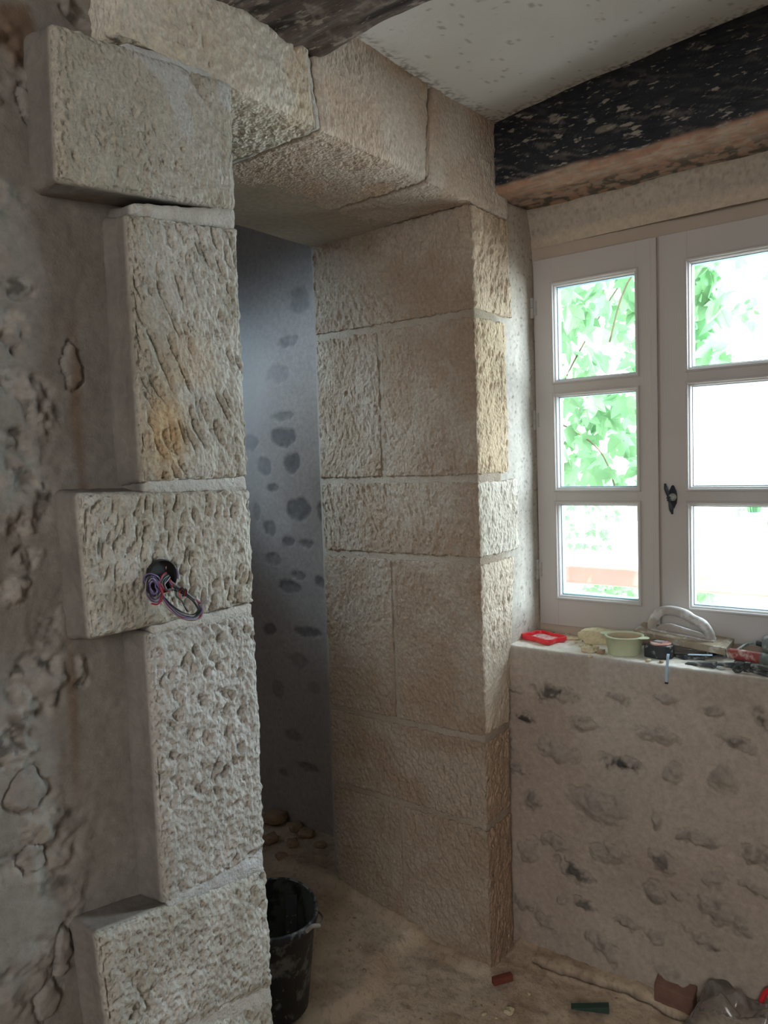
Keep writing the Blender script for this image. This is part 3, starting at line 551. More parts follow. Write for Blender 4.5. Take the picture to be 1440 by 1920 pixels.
# ceiling
def cz(x, y): return 2.168 + np.clip(0.95 - y, 0, 3) * 0.085 + 0.012 * ss(1.55, 1.8, x)
gx = lines((-2.6, 0.7, 0.1), (0.7, 1.95, 0.005)); gy = lines((-3.1, 0.0, 0.1), (0.0, 1.10, 0.005)); X_, Y_ = np.meshgrid(gx, gy, indexing='ij'); g = np.stack([X_, Y_, cz(X_, Y_)], -1)
def ch(P): return (fbm(P, 0.3, 160, 3) - 0.5) * 0.02, None
def cc(P, e):
    c = mix((0.74, 0.745, 0.74), (0.80, 0.81, 0.80), fbm(P, 0.2, 161, 3))
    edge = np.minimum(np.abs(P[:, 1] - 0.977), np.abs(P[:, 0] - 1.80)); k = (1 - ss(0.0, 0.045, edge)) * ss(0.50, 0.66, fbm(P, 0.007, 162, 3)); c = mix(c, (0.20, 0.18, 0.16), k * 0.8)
    R = P * np.array([1, 3.2, 1]); return mix(c, (0.36, 0.33, 0.29), ss(0.72, 0.76, fbm(R, 0.022, 163, 3)) * 0.6)
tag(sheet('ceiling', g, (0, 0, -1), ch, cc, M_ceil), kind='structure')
m = MB(); m.box(-2.7, 2.14, -3.2, 1.5, 2.42, 2.55); tag(m.build('ceiling_slab', shell), kind='structure')

# ================================================================== FLOOR
def fz(x, y):
    return 0.0 + 0.030 * ss(1.17, 1.215, y + 0.02 * np.sin(x * 19)) + 0.048 * ss(1.2, 1.55, y) + 0.0 * x
def fh(P):
    h = (fbm(P, 0.16, 170, 3) - 0.5) * 0.016 + (fbm(P, 0.025, 171, 3) - 0.5) * 0.007
    d = XW - P[:, 0] + 0.03 * (fbm(P, 0.14, 172, 2) - 0.5); lip = ss(0.085, 0.03, d) * (P[:, 1] < 0.97); h += lip * 0.018 * (0.3 + 1.4 * fbm(P, 0.06, 177, 3))
    cr = (1 - ss(0.0, 0.006, np.abs(d - 0.055 - 0.012 * vn(P, 0.05, 4)))) * (P[:, 1] < 0.90) ; h -= cr * 0.018
    fill = ss(0.05, 0.0, np.abs(P[:, 0] - XJ)) * (P[:, 1] > YD) * 0.010
    return h + fill, (cr, lip)
def fc(P, e):
    c = mix((0.56, 0.445, 0.33), (0.70, 0.59, 0.45), fbm(P, 0.10, 173, 3)); c = mix(c, (0.40, 0.295, 0.205), ss(0.5, 0.7, fbm(P, 0.07, 174, 3)) * 0.6)
    c = mix(c, (0.62, 0.56, 0.44), ss(0.58, 0.75, fbm(P, 0.2, 176, 2)) * 0.5); c = mix(c, (0.13, 0.10, 0.07), ss(0.62, 0.70, fbm(P, 0.008, 175, 2)) * 0.28)
    return mix(c, (0.06, 0.05, 0.045), e[0] * 0.8)
gx = lines((-2.6, 0.9, 0.1), (0.9, 1.92, 0.005), (1.92, 2.1, 0.06)); gy = lines((-3.1, 0.25, 0.1), (0.25, 2.30, 0.005), (2.30, 3.4, 0.1)); X_, Y_ = np.meshgrid(gx, gy, indexing='ij'); g = np.stack([X_, Y_, fz(X_, Y_)], -1)
tag(sheet('floor', g, (0, 0, 1), fh, fc, M_floor), kind='structure')

# ================================================================== DARK STAIR ROOM behind the doorway
BST = [(530, 820, 30, 20, .8), (548, 868, 16, 22, .8), (495, 875, 16, 20, .6), (510, 915, 14, 10, .7), (560, 955, 22, 24, .8), (600, 960, 8, 20, .7), (505, 990, 12, 16, .5), (540, 1015, 15, 12, .7), (575, 1020, 14, 8, .6), (510, 1050, 16, 14, .4), (560, 1080, 14, 10, .6), (540, 1100, 24, 14, .7), (600, 1090, 10, 14, .7),
       (505, 1180, 16, 14, .7), (575, 1185, 26, 12, .7), (530, 780, 24, 10, .5), (470, 830, 14, 20, .7), (560, 1240, 20, 16, .3), (520, 1290, 14, 20, .35), (590, 1290, 12, 14, .3), (550, 1380, 20, 12, .4), (580, 1440, 22, 10, .5), (530, 1450, 10, 10, .4), (560, 560, 20, 26, .4), (520, 700, 20, 20, .3), (480, 960, 8, 20, .4), (540, 640, 20, 12, .4)]
BS2 = []
for k, (px, py, rx, rz, dk) in enumerate(BST):
    c = PT(px, py, 0, 1.875); BS2.append((c[1], c[2], rx * 0.0026, rz * 0.0018, dk, k))
def bh(P):
    h = (fbm(P, 0.2, 180, 3) - 0.5) * 0.02; D = np.zeros(len(P))
    for cy, cz_, ry, rz, dk, k in BS2:
        d = ell(P, cy, cz_, ry, rz, 0, 1, 2, 190 + k, 0.7); m = 1 - ss(0.7, 1.0, d); h += m * (-0.004 + (fbm(P, 0.02, k, 2) - 0.5) * 0.01); D = np.maximum(D, m * dk)
    return h, D
def bc(P, e):
    c = mix((0.38, 0.34, 0.32), (0.46, 0.415, 0.385), fbm(P, 0.2, 181, 3)); return mix(c, (0.09, 0.095, 0.105), e * 0.85)
g = np.array([[(1.875, y, z) for z in span(0.0, 2.6, 0.006)] for y in lines((1.40, 2.4, 0.006), (2.4, 3.4, 0.05))])
tag(sheet('wall_stair_right', g, (-1, 0, 0), bh, bc, M_plaster), kind='structure')
for nm, b in (('wall_stair_back', (-0.2, 2.0, 3.3, 3.4, -0.1, 2.7)), ('wall_stair_left', (-0.1, 0.0, 1.5, 3.4, -0.1, 2.7)), ('ceiling_stair', (-0.2, 2.0, 1.45, 3.4, 2.6, 2.7)), ('wall_stair_inner', (-0.1, 0.90, 1.48, 1.52, -0.1, 2.7)), ('wall_stair_over', (0.80, 1.90, 1.50, 1.56, ZL + 0.02, 2.7)), ('wall_stair_return', (XJ + 0.03, 1.90, 1.46, 1.53, -0.1, 2.7))):
    m = MB(); m.box(*b); tag(m.build(nm, shell), kind='structure')
# dusty haze hanging in the stair: a soft cloud, denser around its middle
hz = bpy.data.materials.new('dust_haze'); hz.use_nodes = True; nt = hz.node_tree; nt.nodes.clear(); N = nt.nodes; L = nt.links
tc = N.new('ShaderNodeTexCoord'); gr = N.new('ShaderNodeTexGradient'); gr.gradient_type = 'QUADRATIC_SPHERE'; nz = N.new('ShaderNodeTexNoise'); nz.inputs['Scale'].default_value = 2.2; nz.inputs['Detail'].default_value = 1
mp = N.new('ShaderNodeMapping'); L.new(tc.outputs['Object'], mp.inputs[0]); L.new(mp.outputs[0], gr.inputs[0]); L.new(tc.outputs['Object'], nz.inputs[0])
m1 = N.new('ShaderNodeMath'); m1.operation = 'MULTIPLY'; L.new(gr.outputs[1], m1.inputs[0]); L.new(nz.outputs[0], m1.inputs[1])
m2 = N.new('ShaderNodeMath'); m2.operation = 'MULTIPLY'; m2.inputs[1].default_value = 16.0; L.new(m1.outputs[0], m2.inputs[0])
vsn = N.new('ShaderNodeVolumeScatter'); vsn.inputs['Color'].default_value = (0.86, 0.93, 1, 1); vsn.inputs['Anisotropy'].default_value = 0.2; L.new(m2.outputs[0], vsn.inputs['Density'])
ou = N.new('ShaderNodeOutputMaterial'); L.new(vsn.outputs[0], ou.inputs['Volume'])
m = MB(); m.lathe([(0.02, -1.0)] + [(math.cos(a), math.sin(a)) for a in np.linspace(-1.5, 1.5, 9)] + [(0.02, 1.0)], 0, 0, 0, 20)
ho = m.build('dust_haze', hz); ho.location = (1.56, 1.92, 1.50); ho.scale = (0.30, 0.38, 0.58); tag(ho, 'blue-grey cloud of dust hanging in the dark stair behind the doorway', 'dust haze', kind='stuff')

# ================================================================== BEAMS
def beam(name, x0, x1, y0, y1, ztop, zbot, hf, cf, label, xyz=None):
    """timber running along y; section rounded at the arrises"""
    ys = lines((y0, 0.2, 0.05), (0.2, y1, 0.0035)); per = []
    W = x1 - x0; Hh = ztop - zbot; r = 0.015
    pts = [(x0, z) for z in np.linspace(ztop, zbot + r, 90)] + [(x0 + r - r * math.cos(a), zbot + r - r * math.sin(a)) for a in np.linspace(0.2, 1.4, 5)] + [(x, zbot) for x in np.linspace(x0 + r, x1 - r, 40)] + \
          [(x1 - r + r * math.sin(a), zbot + r - r * math.cos(a)) for a in np.linspace(0.2, 1.4, 5)] + [(x1, z) for z in np.linspace(zbot + r, ztop, 46)]
    pts = np.array(pts); n = len(pts); tan = np.gradient(pts, axis=0); nn = np.stack([tan[:, 1], -tan[:, 0]], 1); nn /= np.linalg.norm(nn, axis=1)[:, None]
    g = np.stack([np.broadcast_to(pts[None, :, 0], (len(ys), n)), np.broadcast_to(ys[:, None], (len(ys), n)), np.broadcast_to(pts[None, :, 1], (len(ys), n))], -1).copy()
    cenx, cenz = (x0 + x1) / 2, (ztop + zbot) / 2; sg = np.sign((nn[:, 0] * (pts[:, 0] - cenx) + nn[:, 1] * (pts[:, 1] - cenz)).sum()); nn = nn * sg
    NG = np.stack([np.broadcast_to(nn[None, :, 0], (len(ys), n)), np.zeros((len(ys), n)), np.broadcast_to(nn[None, :, 1], (len(ys), n))], -1)
    if xyz: g = xyz(g)
    V = g.reshape(-1, 3); NN = NG.reshape(-1, 3); V2 = V + NN * hf(V)[:, None]; idx = np.arange(len(ys) * n).reshape(len(ys), n)
    Q = np.stack([idx[:-1, :-1], idx[1:, :-1], idx[1:, 1:], idx[:-1, 1:]], -1).reshape(-1, 4)
    cols = cf(V, NN); 
    # end caps
    c0 = len(V2); V2 = np.concatenate([V2, [[cenx, y0, cenz], [cenx, y1, cenz]]]); cols = np.concatenate([cols, cols[:1], cols[-1:]])
    E = [(idx[0, k], idx[0, k + 1], c0, c0) for k in range(n - 1)] + [(idx[-1, k + 1], idx[-1, k], c0 + 1, c0 + 1) for k in range(n - 1)]
    me = bpy.data.meshes.new(name); me.from_pydata([tuple(v) for v in V2], [], [tuple(map(int, q)) for q in Q] + [tuple(map(int, e[:3])) for e in E]); me.update()
    me.polygons.foreach_set('use_smooth', np.ones(len(me.polygons), bool)); a = me.color_attributes.new('Col', 'FLOAT_COLOR', 'POINT'); c4 = np.ones((len(V2), 4), np.float32); c4[:, :3] = cols; a.data.foreach_set('color', c4.ravel())
    o = link(name, me, M_wood_dark); return tag(o, label, 'beam')
def bend(g):
    y = g[..., 1]; low = ss(2.2, 2.0, g[..., 2]); g[..., 2] += low * (0.018 * np.exp(-((y - 0.62) / 0.16) ** 2) * 0 + 0.0) + 0.06 * np.clip(0.977 - y, 0, 2) * (1 - low); return g
def bhf(P): return (fbm(P * np.array([1, 0.3, 1]), 0.06, 200, 3) - 0.5) * 0.014 + (fbm(P * np.array([1, 0.2, 1]), 0.012, 201, 2) - 0.5) * 0.004
def bcf(P, N):
    # black tarred face, scuffed with plaster; raw reddish wood underneath
    S = np.stack([P[:, 0], P[:, 1] + 0.9 * P[:, 2], P[:, 2] - 0.35 * P[:, 1]], 1) * np.array([1, 0.28, 1.0])
    c = mix((0.012, 0.015, 0.021), (0.022, 0.025, 0.032), fbm(P, 0.05, 202, 2)); near = 0.5 + 0.5 * ss(0.62, 0.95, P[:, 1])
    sc1 = ss(0.62, 0.68, fbm(S, 0.012, 203, 3)) * ss(0.45, 0.65, fbm(P, 0.09, 204, 2)); sc2 = ss(0.62, 0.68, fbm(S * np.array([1, .35, 1]), 0.0065, 209, 3)) * near * ss(0.3, 0.6, fbm(P, 0.06, 214, 2))
    big = ss(0.76, 0.79, fbm(P * np.array([1, .6, 1]), 0.035, 210, 2)); top = ss(2.17, 2.25, P[:, 2] + 0.03 * (fbm(P, 0.03, 205, 2) - 0.5) - 0.06 * np.clip(0.977 - P[:, 1], 0, 2)) * 0.5 * ss(0.4, 0.6, fbm(P, 0.02, 212, 2))
    c = mix(c, (0.33, 0.29, 0.24), np.clip(sc1 * 0.25 + sc2 * 0.3 + big * 0.6 + top * 0.5, 0, 1) * 0.85)
    raw = ss(2.026, 2.014, P[:, 2] + 0.012 * (fbm(P, 0.05, 206, 2) - 0.5)); G_ = P * np.array([1, 0.12, 1]); wood = mix((0.30, 0.155, 0.10), (0.46, 0.29, 0.20), fbm(G_, 0.012, 207, 3))
    wood = mix(wood, (0.42, 0.34, 0.26), ss(0.5, 0.62, fbm(P * np.array([1, 0.25, 1]), 0.008, 215, 2)) * 0.7); wood = mix(wood, (0.09, 0.075, 0.055), ss(0.45, 0.6, fbm(P, 0.02, 208, 3)) * ss(1.84, 1.93, P[:, 0])); return mix(c, wood, raw)
beam('ceiling_beam', 1.80, 2.05, -3.0, 0.985, 2.30, 2.003, bhf, bcf, 'black-stained oak beam with raw reddish underside above the window', bend)
def b2c(P, N):
    G_ = P * np.array([1, 0.2, 1]); c = mix((0.055, 0.042, 0.038), (0.15, 0.115, 0.105), fbm(G_, 0.010, 220, 3)); c = mix(c, (0.33, 0.29, 0.25), ss(0.56, 0.7, fbm(P, 0.016, 221, 3)) * 0.5); return mix(c, (0.02, 0.016, 0.014), ss(0.6, 0.66, fbm(G_, 0.02, 222, 2)))
beam('ceiling_beam', 0.86, 1.14, -3.0, 0.99, 2.36, 2.085, lambda P: (fbm(P * np.array([1, 0.25, 1]), 0.05, 225, 3) - 0.5) * 0.03 + (fbm(P * np.array([1, 0.2, 1]), 0.012, 226, 2) - 0.5) * 0.006, b2c, 'rough brown beam end at the top left, over the left lintel stone')

# ================================================================== WINDOW
win = bpy.data.objects.new('window_1', None); C.objects.link(win); win.location = (XS, 0.64, ZS); tag(win, 'two-leaf white casement window with six panes', kind='structure')
WZ = [(0.929, 1.195), (1.233, 1.496), (1.532, 1.798)]; SZ0, SZ1 = 0.848, 1.872
m = MB(); m.box(2.032, 2.085, 0.955, 1.012, ZS - 0.005, 1.93); m.box(2.032, 2.085, 0.20, 0.30, ZS - 0.005, 1.93); m.box(2.026, 2.085, 0.20, 1.012, 1.862, 1.935); m.box(2.026, 2.085, 0.20, 1.012, ZS - 0.01, SZ0 + 0.012)
m.build('window_frame', M_framepaint, win, bevel=0.003)
def ring(m, y0, y1, z0, z1, prof):   # mitred moulding: prof = (inset, x)
    base = len(m.v)
    for i, x in prof: m.v += [(x, y0 + i, z0 + i), (x, y1 - i, z0 + i), (x, y1 - i, z1 - i), (x, y0 + i, z1 - i)]
    for k in range(len(prof) - 1):
        for j in range(4):
            j2 = (j + 1) % 4; m.f.append((base + 4 * k + j, base + 4 * k + j2, base + 4 * k + 4 + j2, base + 4 * k + 4 + j))
for (ya, yb, oa, ob, name) in ((0.646, 0.983, 0.695, 0.925, 'left'), (0.276, 0.636, 0.336, 0.566, 'right')):
    s_ = MB(); x0, x1 = XS, XS + 0.040
    s_.box(x0, x1, ya, oa, SZ0, SZ1); s_.box(x0, x1, ob, yb, SZ0, SZ1)
    rails = [(SZ0, WZ[0][0]), (WZ[0][1], WZ[1][0]), (WZ[1][1], WZ[2][0]), (WZ[2][1], SZ1)]
    for za, zb in rails: s_.box(x0 + 0.0004, x1 - 0.0004, oa - 0.001, ob + 0.001, za, zb)
    sash = s_.build('sash', M_sashpaint, win, bevel=0.0015)
    for za, zb in WZ:
        r = MB(); ring(r, oa - 0.007, ob + 0.007, za - 0.007, zb + 0.007, [(0, x0 + 0.001), (0.0005, x0 - 0.0035), (0.003, x0 - 0.005), (0.006, x0 - 0.0035), (0.008, x0 + 0.001), (0.0105, x0 + 0.003), (0.0125, x0 + 0.008), (0.013, x0 + 0.014), (0.0135, x0 + 0.02)])
        r.build('glazing_bead', M_sashpaint, sash)
        r = MB(); ring(r, oa - 0.001, ob + 0.001, za - 0.001, zb + 0.001, [(0.006, x0 + 0.014), (0.0085, x0 + 0.0145), (0.0085, x0 + 0.036), (0.004, x0 + 0.036)]); r.build('pane_edge', M_gasket, sash)
        p = MB(); p.box(x0 + 0.016, x0 + 0.019, oa + 0.002, ob - 0.002, za + 0.002, zb - 0.002); p.build('pane', M_glass, sash)
m = MB(); m.box(XS + 0.004, XS + 0.02, 0.630, 0.652, SZ0, SZ1).build('meeting_strip', M_framepaint, win)
m = MB(); m.box(XS - 0.006, XS + 0.006, 0.640, 0.656, SZ0 + 0.002, SZ1 - 0.002).build('cover_strip', M_sashpaint, win, bevel=0.002)
for pz in (1.742, 1.43, 1.005 - 0.0):
    z = pz; m = MB(); m.tube([(XS - 0.004, 0.988, z - 0.028), (XS - 0.004, 0.988, z - 0.001)], 0.0062, 12); m.tube([(XS - 0.004, 0.988, z + 0.001), (XS - 0.004, 0.988, z + 0.028)], 0.0066, 12); m.box(XS - 0.003, XS + 0.0, 0.974, 0.988, z - 0.02, z + 0.02)
    m.build('hinge', M_hinge, win, smooth=False)
# handle
hp = PT(1262, 932, 0, XS); hy, hz_ = hp[1], hp[2]
m = MB(); pl = [(math.cos(a) * 0.011 * (1.0 if abs(math.sin(a)) < 0.55 else 0.8), math.sin(a) * 0.031) for a in np.linspace(0, 2 * math.pi, 24, endpoint=False)]
ep = m.prism(pl, (XS - 0.0035, hy, hz_), (0, 1, 0), (0, 0, 1), (1, 0, 0), 0.004).build('handle_plate', M_iron, win, bevel=0.001)
m = MB(); m.tube([(XS - 0.003, hy, hz_), (XS - 0.012, hy, hz_), (XS - 0.022, hy, hz_)], [0.010, 0.007, 0.0065], 16); m.build('handle_rosette', M_hinge, win, smooth=False)
lo, hi = Vector((XS - 0.026, hy - 0.006, hz_ - 0.042)), Vector((XS - 0.026, hy + 0.012, hz_ + 0.036)); 
rr = [(0, .001), (.02, .0035), (.05, .003), (.09, .0045), (.16, .0058), (.26, .005), (.38, .0032), (.43, .003), (.45, .0055), (.48, .0055), (.49, .004), (.51, .004), (.52, .0055), (.55, .0055), (.57, .003), (.62, .0032), (.74, .005), (.84, .0058), (.91, .0045), (.95, .003), (.98, .0035), (1, .001)]
m = MB(); m.tube([lo.lerp(hi, t) for t, _ in rr], [r for _, r in rr], 14); m.build('handle', M_iron, win, smooth=True)

# ================================================================== WIRES in the pier
hc = PT(302, 1080, 1, YD)
wr = thing('wire_bundle', 'coiled violet, red and black electric wires hanging from a round hole in the stone pier', 'wires', (hc[0], YD, hc[2]))
m = MB(); n = 28; m.tube([(hc[0], YD - 0.0045 + 0.0001, hc[2]), (hc[0], YD - 0.004, hc[2])], 0.0245, 28)
# ring and dark bottom of the recessed box
m = MB(); pr = [(0.0262, 0.003), (0.0262, -0.0055), (0.0245, -0.0065), (0.0238, -0.004), (0.0235, -0.0005), (0.001, 0.0)]
base = []
for r_, dy in pr:
    for k in range(32):
        a = 2 * math.pi * k / 32; m.v.append((hc[0] + r_ * math.cos(a), YD + dy, hc[2] + r_ * 0.98 * math.sin(a)))
for i in range(len(pr) - 1):
    for k in range(32): m.f.append((i * 32 + k, i * 32 + (k + 1) % 32, i * 32 + 32 + (k + 1) % 32, i * 32 + 32 + k))
m.build('conduit_box', M_box, wr)
def wp(px, py, dy): p = PT(px, py, 1, YD - dy); return tuple(p)
def wire(col, pts, r=0.00125):
    pts = [tuple(np.array(p) + rng.uniform(-0.0013, 0.0013, 3)) for p in pts]
    m = MB(); m.tube(arc(pts, 7), r, 7); m.build('wire', M_wires[col], wr, smooth=True)
cx0, cy0 = 288, 1103
for k in range(9):     # the left hand skein
    cx0, cy0 = 288 + rng.uniform(-2.5, 2.5), 1103 + rng.uniform(-3, 3); rx, ry = 15 - k * 1.1 + rng.uniform(-1, 1), 25 - k * 1.4 + rng.uniform(-1, 1); ph = rng.uniform(0, 6.28); dd = 0.012 + 0.0015 * k; tl = 0.35 + rng.uniform(-0.35, 0.35)
    pts = []
    for a in np.linspace(0, 2 * math.pi * 1.05, 12):
        ex, ey = rx * math.cos(a + ph), ry * math.sin(a + ph); pts.append(wp(cx0 + ex * math.cos(tl) + ey * math.sin(tl) * 0.5, cy0 + ey * math.cos(tl) - ex * math.sin(tl) * 0.5, dd + 0.003 * math.sin(a * 2)))
    wire(('violet', 'grey', 'black', 'violet')[k % 4], pts, 0.00115)
wire('red', [wp(300, 1128, .02), wp(306, 1115, .022), wp(304, 1100, .022), wp(297, 1094, .02), wp(302, 1090, 0.012)])
wire('red', [wp(286, 1132, .018), wp(298, 1131, .02), wp(304, 1118, .024), wp(301, 1102, .024), wp(294, 1094, .018)])
wire('violet', [wp(272, 1095, .01), wp(270, 1082, .014), wp(280, 1076, .016), wp(296, 1084, .016), wp(302, 1096, .016)])
for k, cl in enumerate(('red', 'black', 'green', 'black', 'grey')):
    o = k * 2.2
    wire(cl, [wp(312 + o * .6, 1074 + o, .004), wp(303 + o, 1080 + o, .012), wp(299 + o, 1092 + o * .6, .016), wp(306 + o, 1103 + o * .4, .018), wp(318 + o * .4, 1107 - o * .3, .018), wp(325, 1098 + o, .016), wp(320 + o * .3, 1088 + o * .5, .012)])
for k, cl in enumerate(('black', 'grey', 'black', 'green', 'violet', 'red', 'grey')):   # long loop hanging to the right
    o = (k - 3) * 1.6
    wire(cl, [wp(303, 1117 + o, .020), wp(316 - o * .3, 1134 + o, .024), wp(334, 1150 + o, .026), wp(352, 1158 + o, .028), wp(368 + o, 1156 + o, .028), wp(376 + o, 1143 + o * .3, .028), wp(370 + o, 1130, .026), wp(357, 1119 - o * .5, .024), wp(340, 1107 - o, .020), wp(324, 1097 - o, .014), wp(314, 1084, .004)])
for k in range(4):
    wire(('black', 'red', 'grey', 'green')[k], [wp(340 - k, 1104, .020), wp(335 - k, 1112 + k, .027), wp(340, 1124 + k, .028), wp(350 + k, 1142, .028), wp(353 + 1.5 * k, 1146, .026)])
    wire(('black', 'grey', 'red', 'black')[k], [wp(334 + 2 * k, 1110, .022), wp(339 + 2 * k, 1104, .028), wp(344 + 2 * k, 1107, .028), wp(343 + 2 * k, 1117, .024)])
wire('grey', [wp(374, 1136, .028), wp(380, 1132, .030), wp(388, 1128, .030), wp(390, 1125, .030)], 0.0016)
wire('violet', [wp(333, 1084, .006), wp(334, 1076, .008), wp(332, 1068, .008)])

# ================================================================== THINGS ON THE SILL
def sp(px, py, z=ZS): return PT(px, py, 2, z)
# red lid
c = sp(1020, 1201); lid = thing('container_lid', 'red plastic scalloped lid lying upside down at the left end of the sill', 'lid', (c[0], c[1], ZS))
ang = math.radians(20)
def lidpoly(s, n=64):
    o = []
    for k in range(n):
        a = 2 * math.pi * k / n; r = 0.043 * (1 + 0.14 * math.cos(4 * a) * -1) / (max(abs(math.cos(a)), abs(math.sin(a))) ** 0.35); o.append((r * s * math.cos(a) * 0.92, r * s * math.sin(a) * 1.28))
    return o
def loop_mesh(loops, close=True):
    m = MB(); n = len(loops[0])
    for lp in loops: m.v += lp
    for i in range(len(loops) - 1):
        for k in range(n): m.f.append((i * n + k, i * n + (k + 1) % n, (i + 1) * n + (k + 1) % n, (i + 1) * n + k))
    if close: m.f.append(tuple(range(n))); m.f.append(tuple((len(loops) - 1) * n + k for k in reversed(range(n))))
    return m
LM = M_at((c[0], c[1], ZS + 0.002), rz=-0.35, rx=0.0)
loops = [[(x, y, z) for x, y in lidpoly(s)] for s, z in ((0.95, 0), (1.0, 0.003), (1.0, 0.014), (0.965, 0.0145), (0.95, 0.013), (0.94, 0.004))]
mm = loop_mesh(loops, False); mm.build('rim', M_red, lid, smooth=True, M=LM)
loop_mesh([[(x, y, z) for x, y in lidpoly(s)] for s, z in ((0.95, 0.0005), (0.945, 0.005), (0.80, 0.0065), (0.5, 0.006), (0.1, 0.0062))]).build('lid_panel', M_reddust, lid, smooth=True, M=LM)
# rubble
def rock(name, loc, dims, seed, m_, label=None, group=None, cat='stone', sub=4, rot=0, parent=None, box=0.5):
    import bmesh
    b = bmesh.new(); bmesh.ops.create_icosphere(b, subdivisions=sub, radius=1); V = np.array([v.co[:] for v in b.verts])
    mxn = np.abs(V).max(1)[:, None]; V = V * (1 - box) + V / mxn * box * 0.82
    V = V * (1 + 0.9 * (fbm(V + seed, 0.8, seed, 4) - 0.5)[:, None]); V = V * np.array(dims) / 2
    ca, sa = math.cos(rot), math.sin(rot); V = np.stack([V[:, 0] * ca - V[:, 1] * sa, V[:, 0] * sa + V[:, 1] * ca, V[:, 2]], 1); V[:, 2] -= V[:, 2].min()
    for v, p in zip(b.verts, V): v.co = p
    me = bpy.data.meshes.new(name); b.to_mesh(me); b.free()
    for p in me.polygons: p.use_smooth = True
    me.materials.append(m_); o = bpy.data.objects.new(name, me); C.objects.link(o); o.location = loc
    return tag(o, label, cat, group) if not parent else o
c = sp(1122, 1208); rock('limestone_chunk', (c[0] + .02, c[1], ZS - 0.002), (0.060, 0.120, 0.046), 3, M_rubble, 'large cream limestone chunk on the sill behind the pale green tub', rot=0.35, box=0.75)
c = sp(1157, 1186); rock('limestone_chunk', (c[0] - .002, c[1] - .005, ZS + 0.0), (0.040, 0.045, 0.062), 4, M_rubble, 'upright cream stone lump leaning against the large chunk, right end', rot=0.2, box=0.6)
c = sp(1104, 1222); rock('limestone_chunk', (c[0] - 0.004, c[1], ZS - 0.002), (0.028, 0.040, 0.016), 5, M_rubble, 'small flat cream chip left of the pale green tub near the sill edge', rot=0.2)
c = sp(1072, 1199); rock('limestone_chunk', (c[0], c[1], ZS - 0.002), (0.03, 0.036, 0.010), 6, M_rubble, 'thin cream chip right of the red lid', rot=0.6)
c = sp(1126, 1226); rock('limestone_chunk', (c[0] + .001, c[1], ZS - 0.002), (0.018, 0.022, 0.014), 8, M_rubble2, 'small earthy lump touching the left foot of the pale green tub')
cr = []
pos = [(1036, 1188), (1062, 1189), (1068, 1191), (1074, 1188), (1084, 1190), (1088, 1199), (1095, 1203), (1080, 1206), (1100, 1212), (1110, 1214), (1117, 1216), (1090, 1213), (1113, 1223), (1107, 1233), (1200, 1216), (1205, 1209), (1188, 1206), (1196, 1203), (1240, 1243), (1215, 1241)]
for k, (px, py) in enumerate(pos):
    q = sp(px, py); d = 0.005 + 0.006 * rng.random(); rock('mortar_crumb', (q[0], q[1], ZS - 0.001), (d * 1.3, d * 1.5, d), 30 + k, M_rubble if k % 3 else M_rubble2, 'small crumb of stone or mortar lying on the window sill', 'crumbs on the window sill', 'crumb', sub=2, rot=k)
# clear film bag on the sill
def film(name, cx, cy, z0, sx, sy, h, seed, label, rz=0.0):
    g1 = span(-1, 1, 0.05); X1, Y1 = np.meshgrid(g1, g1, indexing='ij'); P = np.stack([X1.ravel(), Y1.ravel(), np.zeros(X1.size)], 1)
    rr_ = np.sqrt((P[:, 0] ** 2 + P[:, 1] ** 2)); fold = np.abs(fbm(P + seed, 0.7, seed, 3) - 0.5) * 2; z = (1 - ss(0.55, 1.0, np.maximum(np.abs(P[:, 0]), np.abs(P[:, 1])))) * (0.45 + 0.8 * fold) + 0.02
    P2 = P.copy(); P2[:, 0] = P[:, 0] * sx * (0.9 + 0.3 * (vn(P, 0.8, seed) - 0.5)); P2[:, 1] = P[:, 1] * sy * (0.9 + 0.3 * (vn(P, 0.8, seed + 1) - 0.5)); P2[:, 2] = z * h
    ca, sa = math.cos(rz), math.sin(rz); P2 = np.stack([cx + P2[:, 0] * ca - P2[:, 1] * sa, cy + P2[:, 0] * sa + P2[:, 1] * ca, z0 + P2[:, 2]], 1)
    n = len(g1); idx = np.arange(n * n).reshape(n, n); Q = np.stack([idx[:-1, :-1], idx[1:, :-1], idx[1:, 1:], idx[:-1, 1:]], -1).reshape(-1, 4)
    return tag(link(name, np_mesh(name, P2, Q), M_bag), label, 'plastic bag')
c = sp(1170, 1184); film('plastic_bag', c[0] + 0.010, c[1] - 0.005, ZS, 0.030, 0.062, 0.052, 5, 'crumpled clear plastic bag on the sill behind the cream stones', 0.2)
# pale green tub
c = sp(1162, 1232); tb = thing('plastic_tub', 'shallow round pale green plastic tub on the front of the sill', 'tub', (c[0] + 0.044, c[1], ZS)); tx, ty = c[0] + 0.041, c[1] + 0.003
m = MB(); m.lathe([(0.0385, 0), (0.040, 0.003), (0.045, 0.044), (0.0485, 0.045), (0.0485, 0.048), (0.0435, 0.048), (0.0425, 0.044)], tx, ty, ZS, 48); m.f.pop(); m.build('tub_wall', M_tub, tb, smooth=True)
m = MB(); m.lathe([(0.0424, 0.044), (0.038, 0.006), (0.02, 0.005)], tx, ty, ZS, 40); m.f.pop(-2); m.build('tub_inside', M_tubin, tb, smooth=True)
for sgn in (1, -1):
    m = MB(); poly = [(0.046, -0.016), (0.056, -0.014), (0.0635, -0.006), (0.0635, 0.006), (0.056, 0.014), (0.046, 0.016)]
    m.prism([(a * sgn, b) for a, b in poly], (tx, ty, ZS + 0.0452), (0.1, 1, 0), (-1, 0.1, 0), (0, 0, 1), 0.0022).build('tub_ear', M_tub, tb, bevel=0.0008)
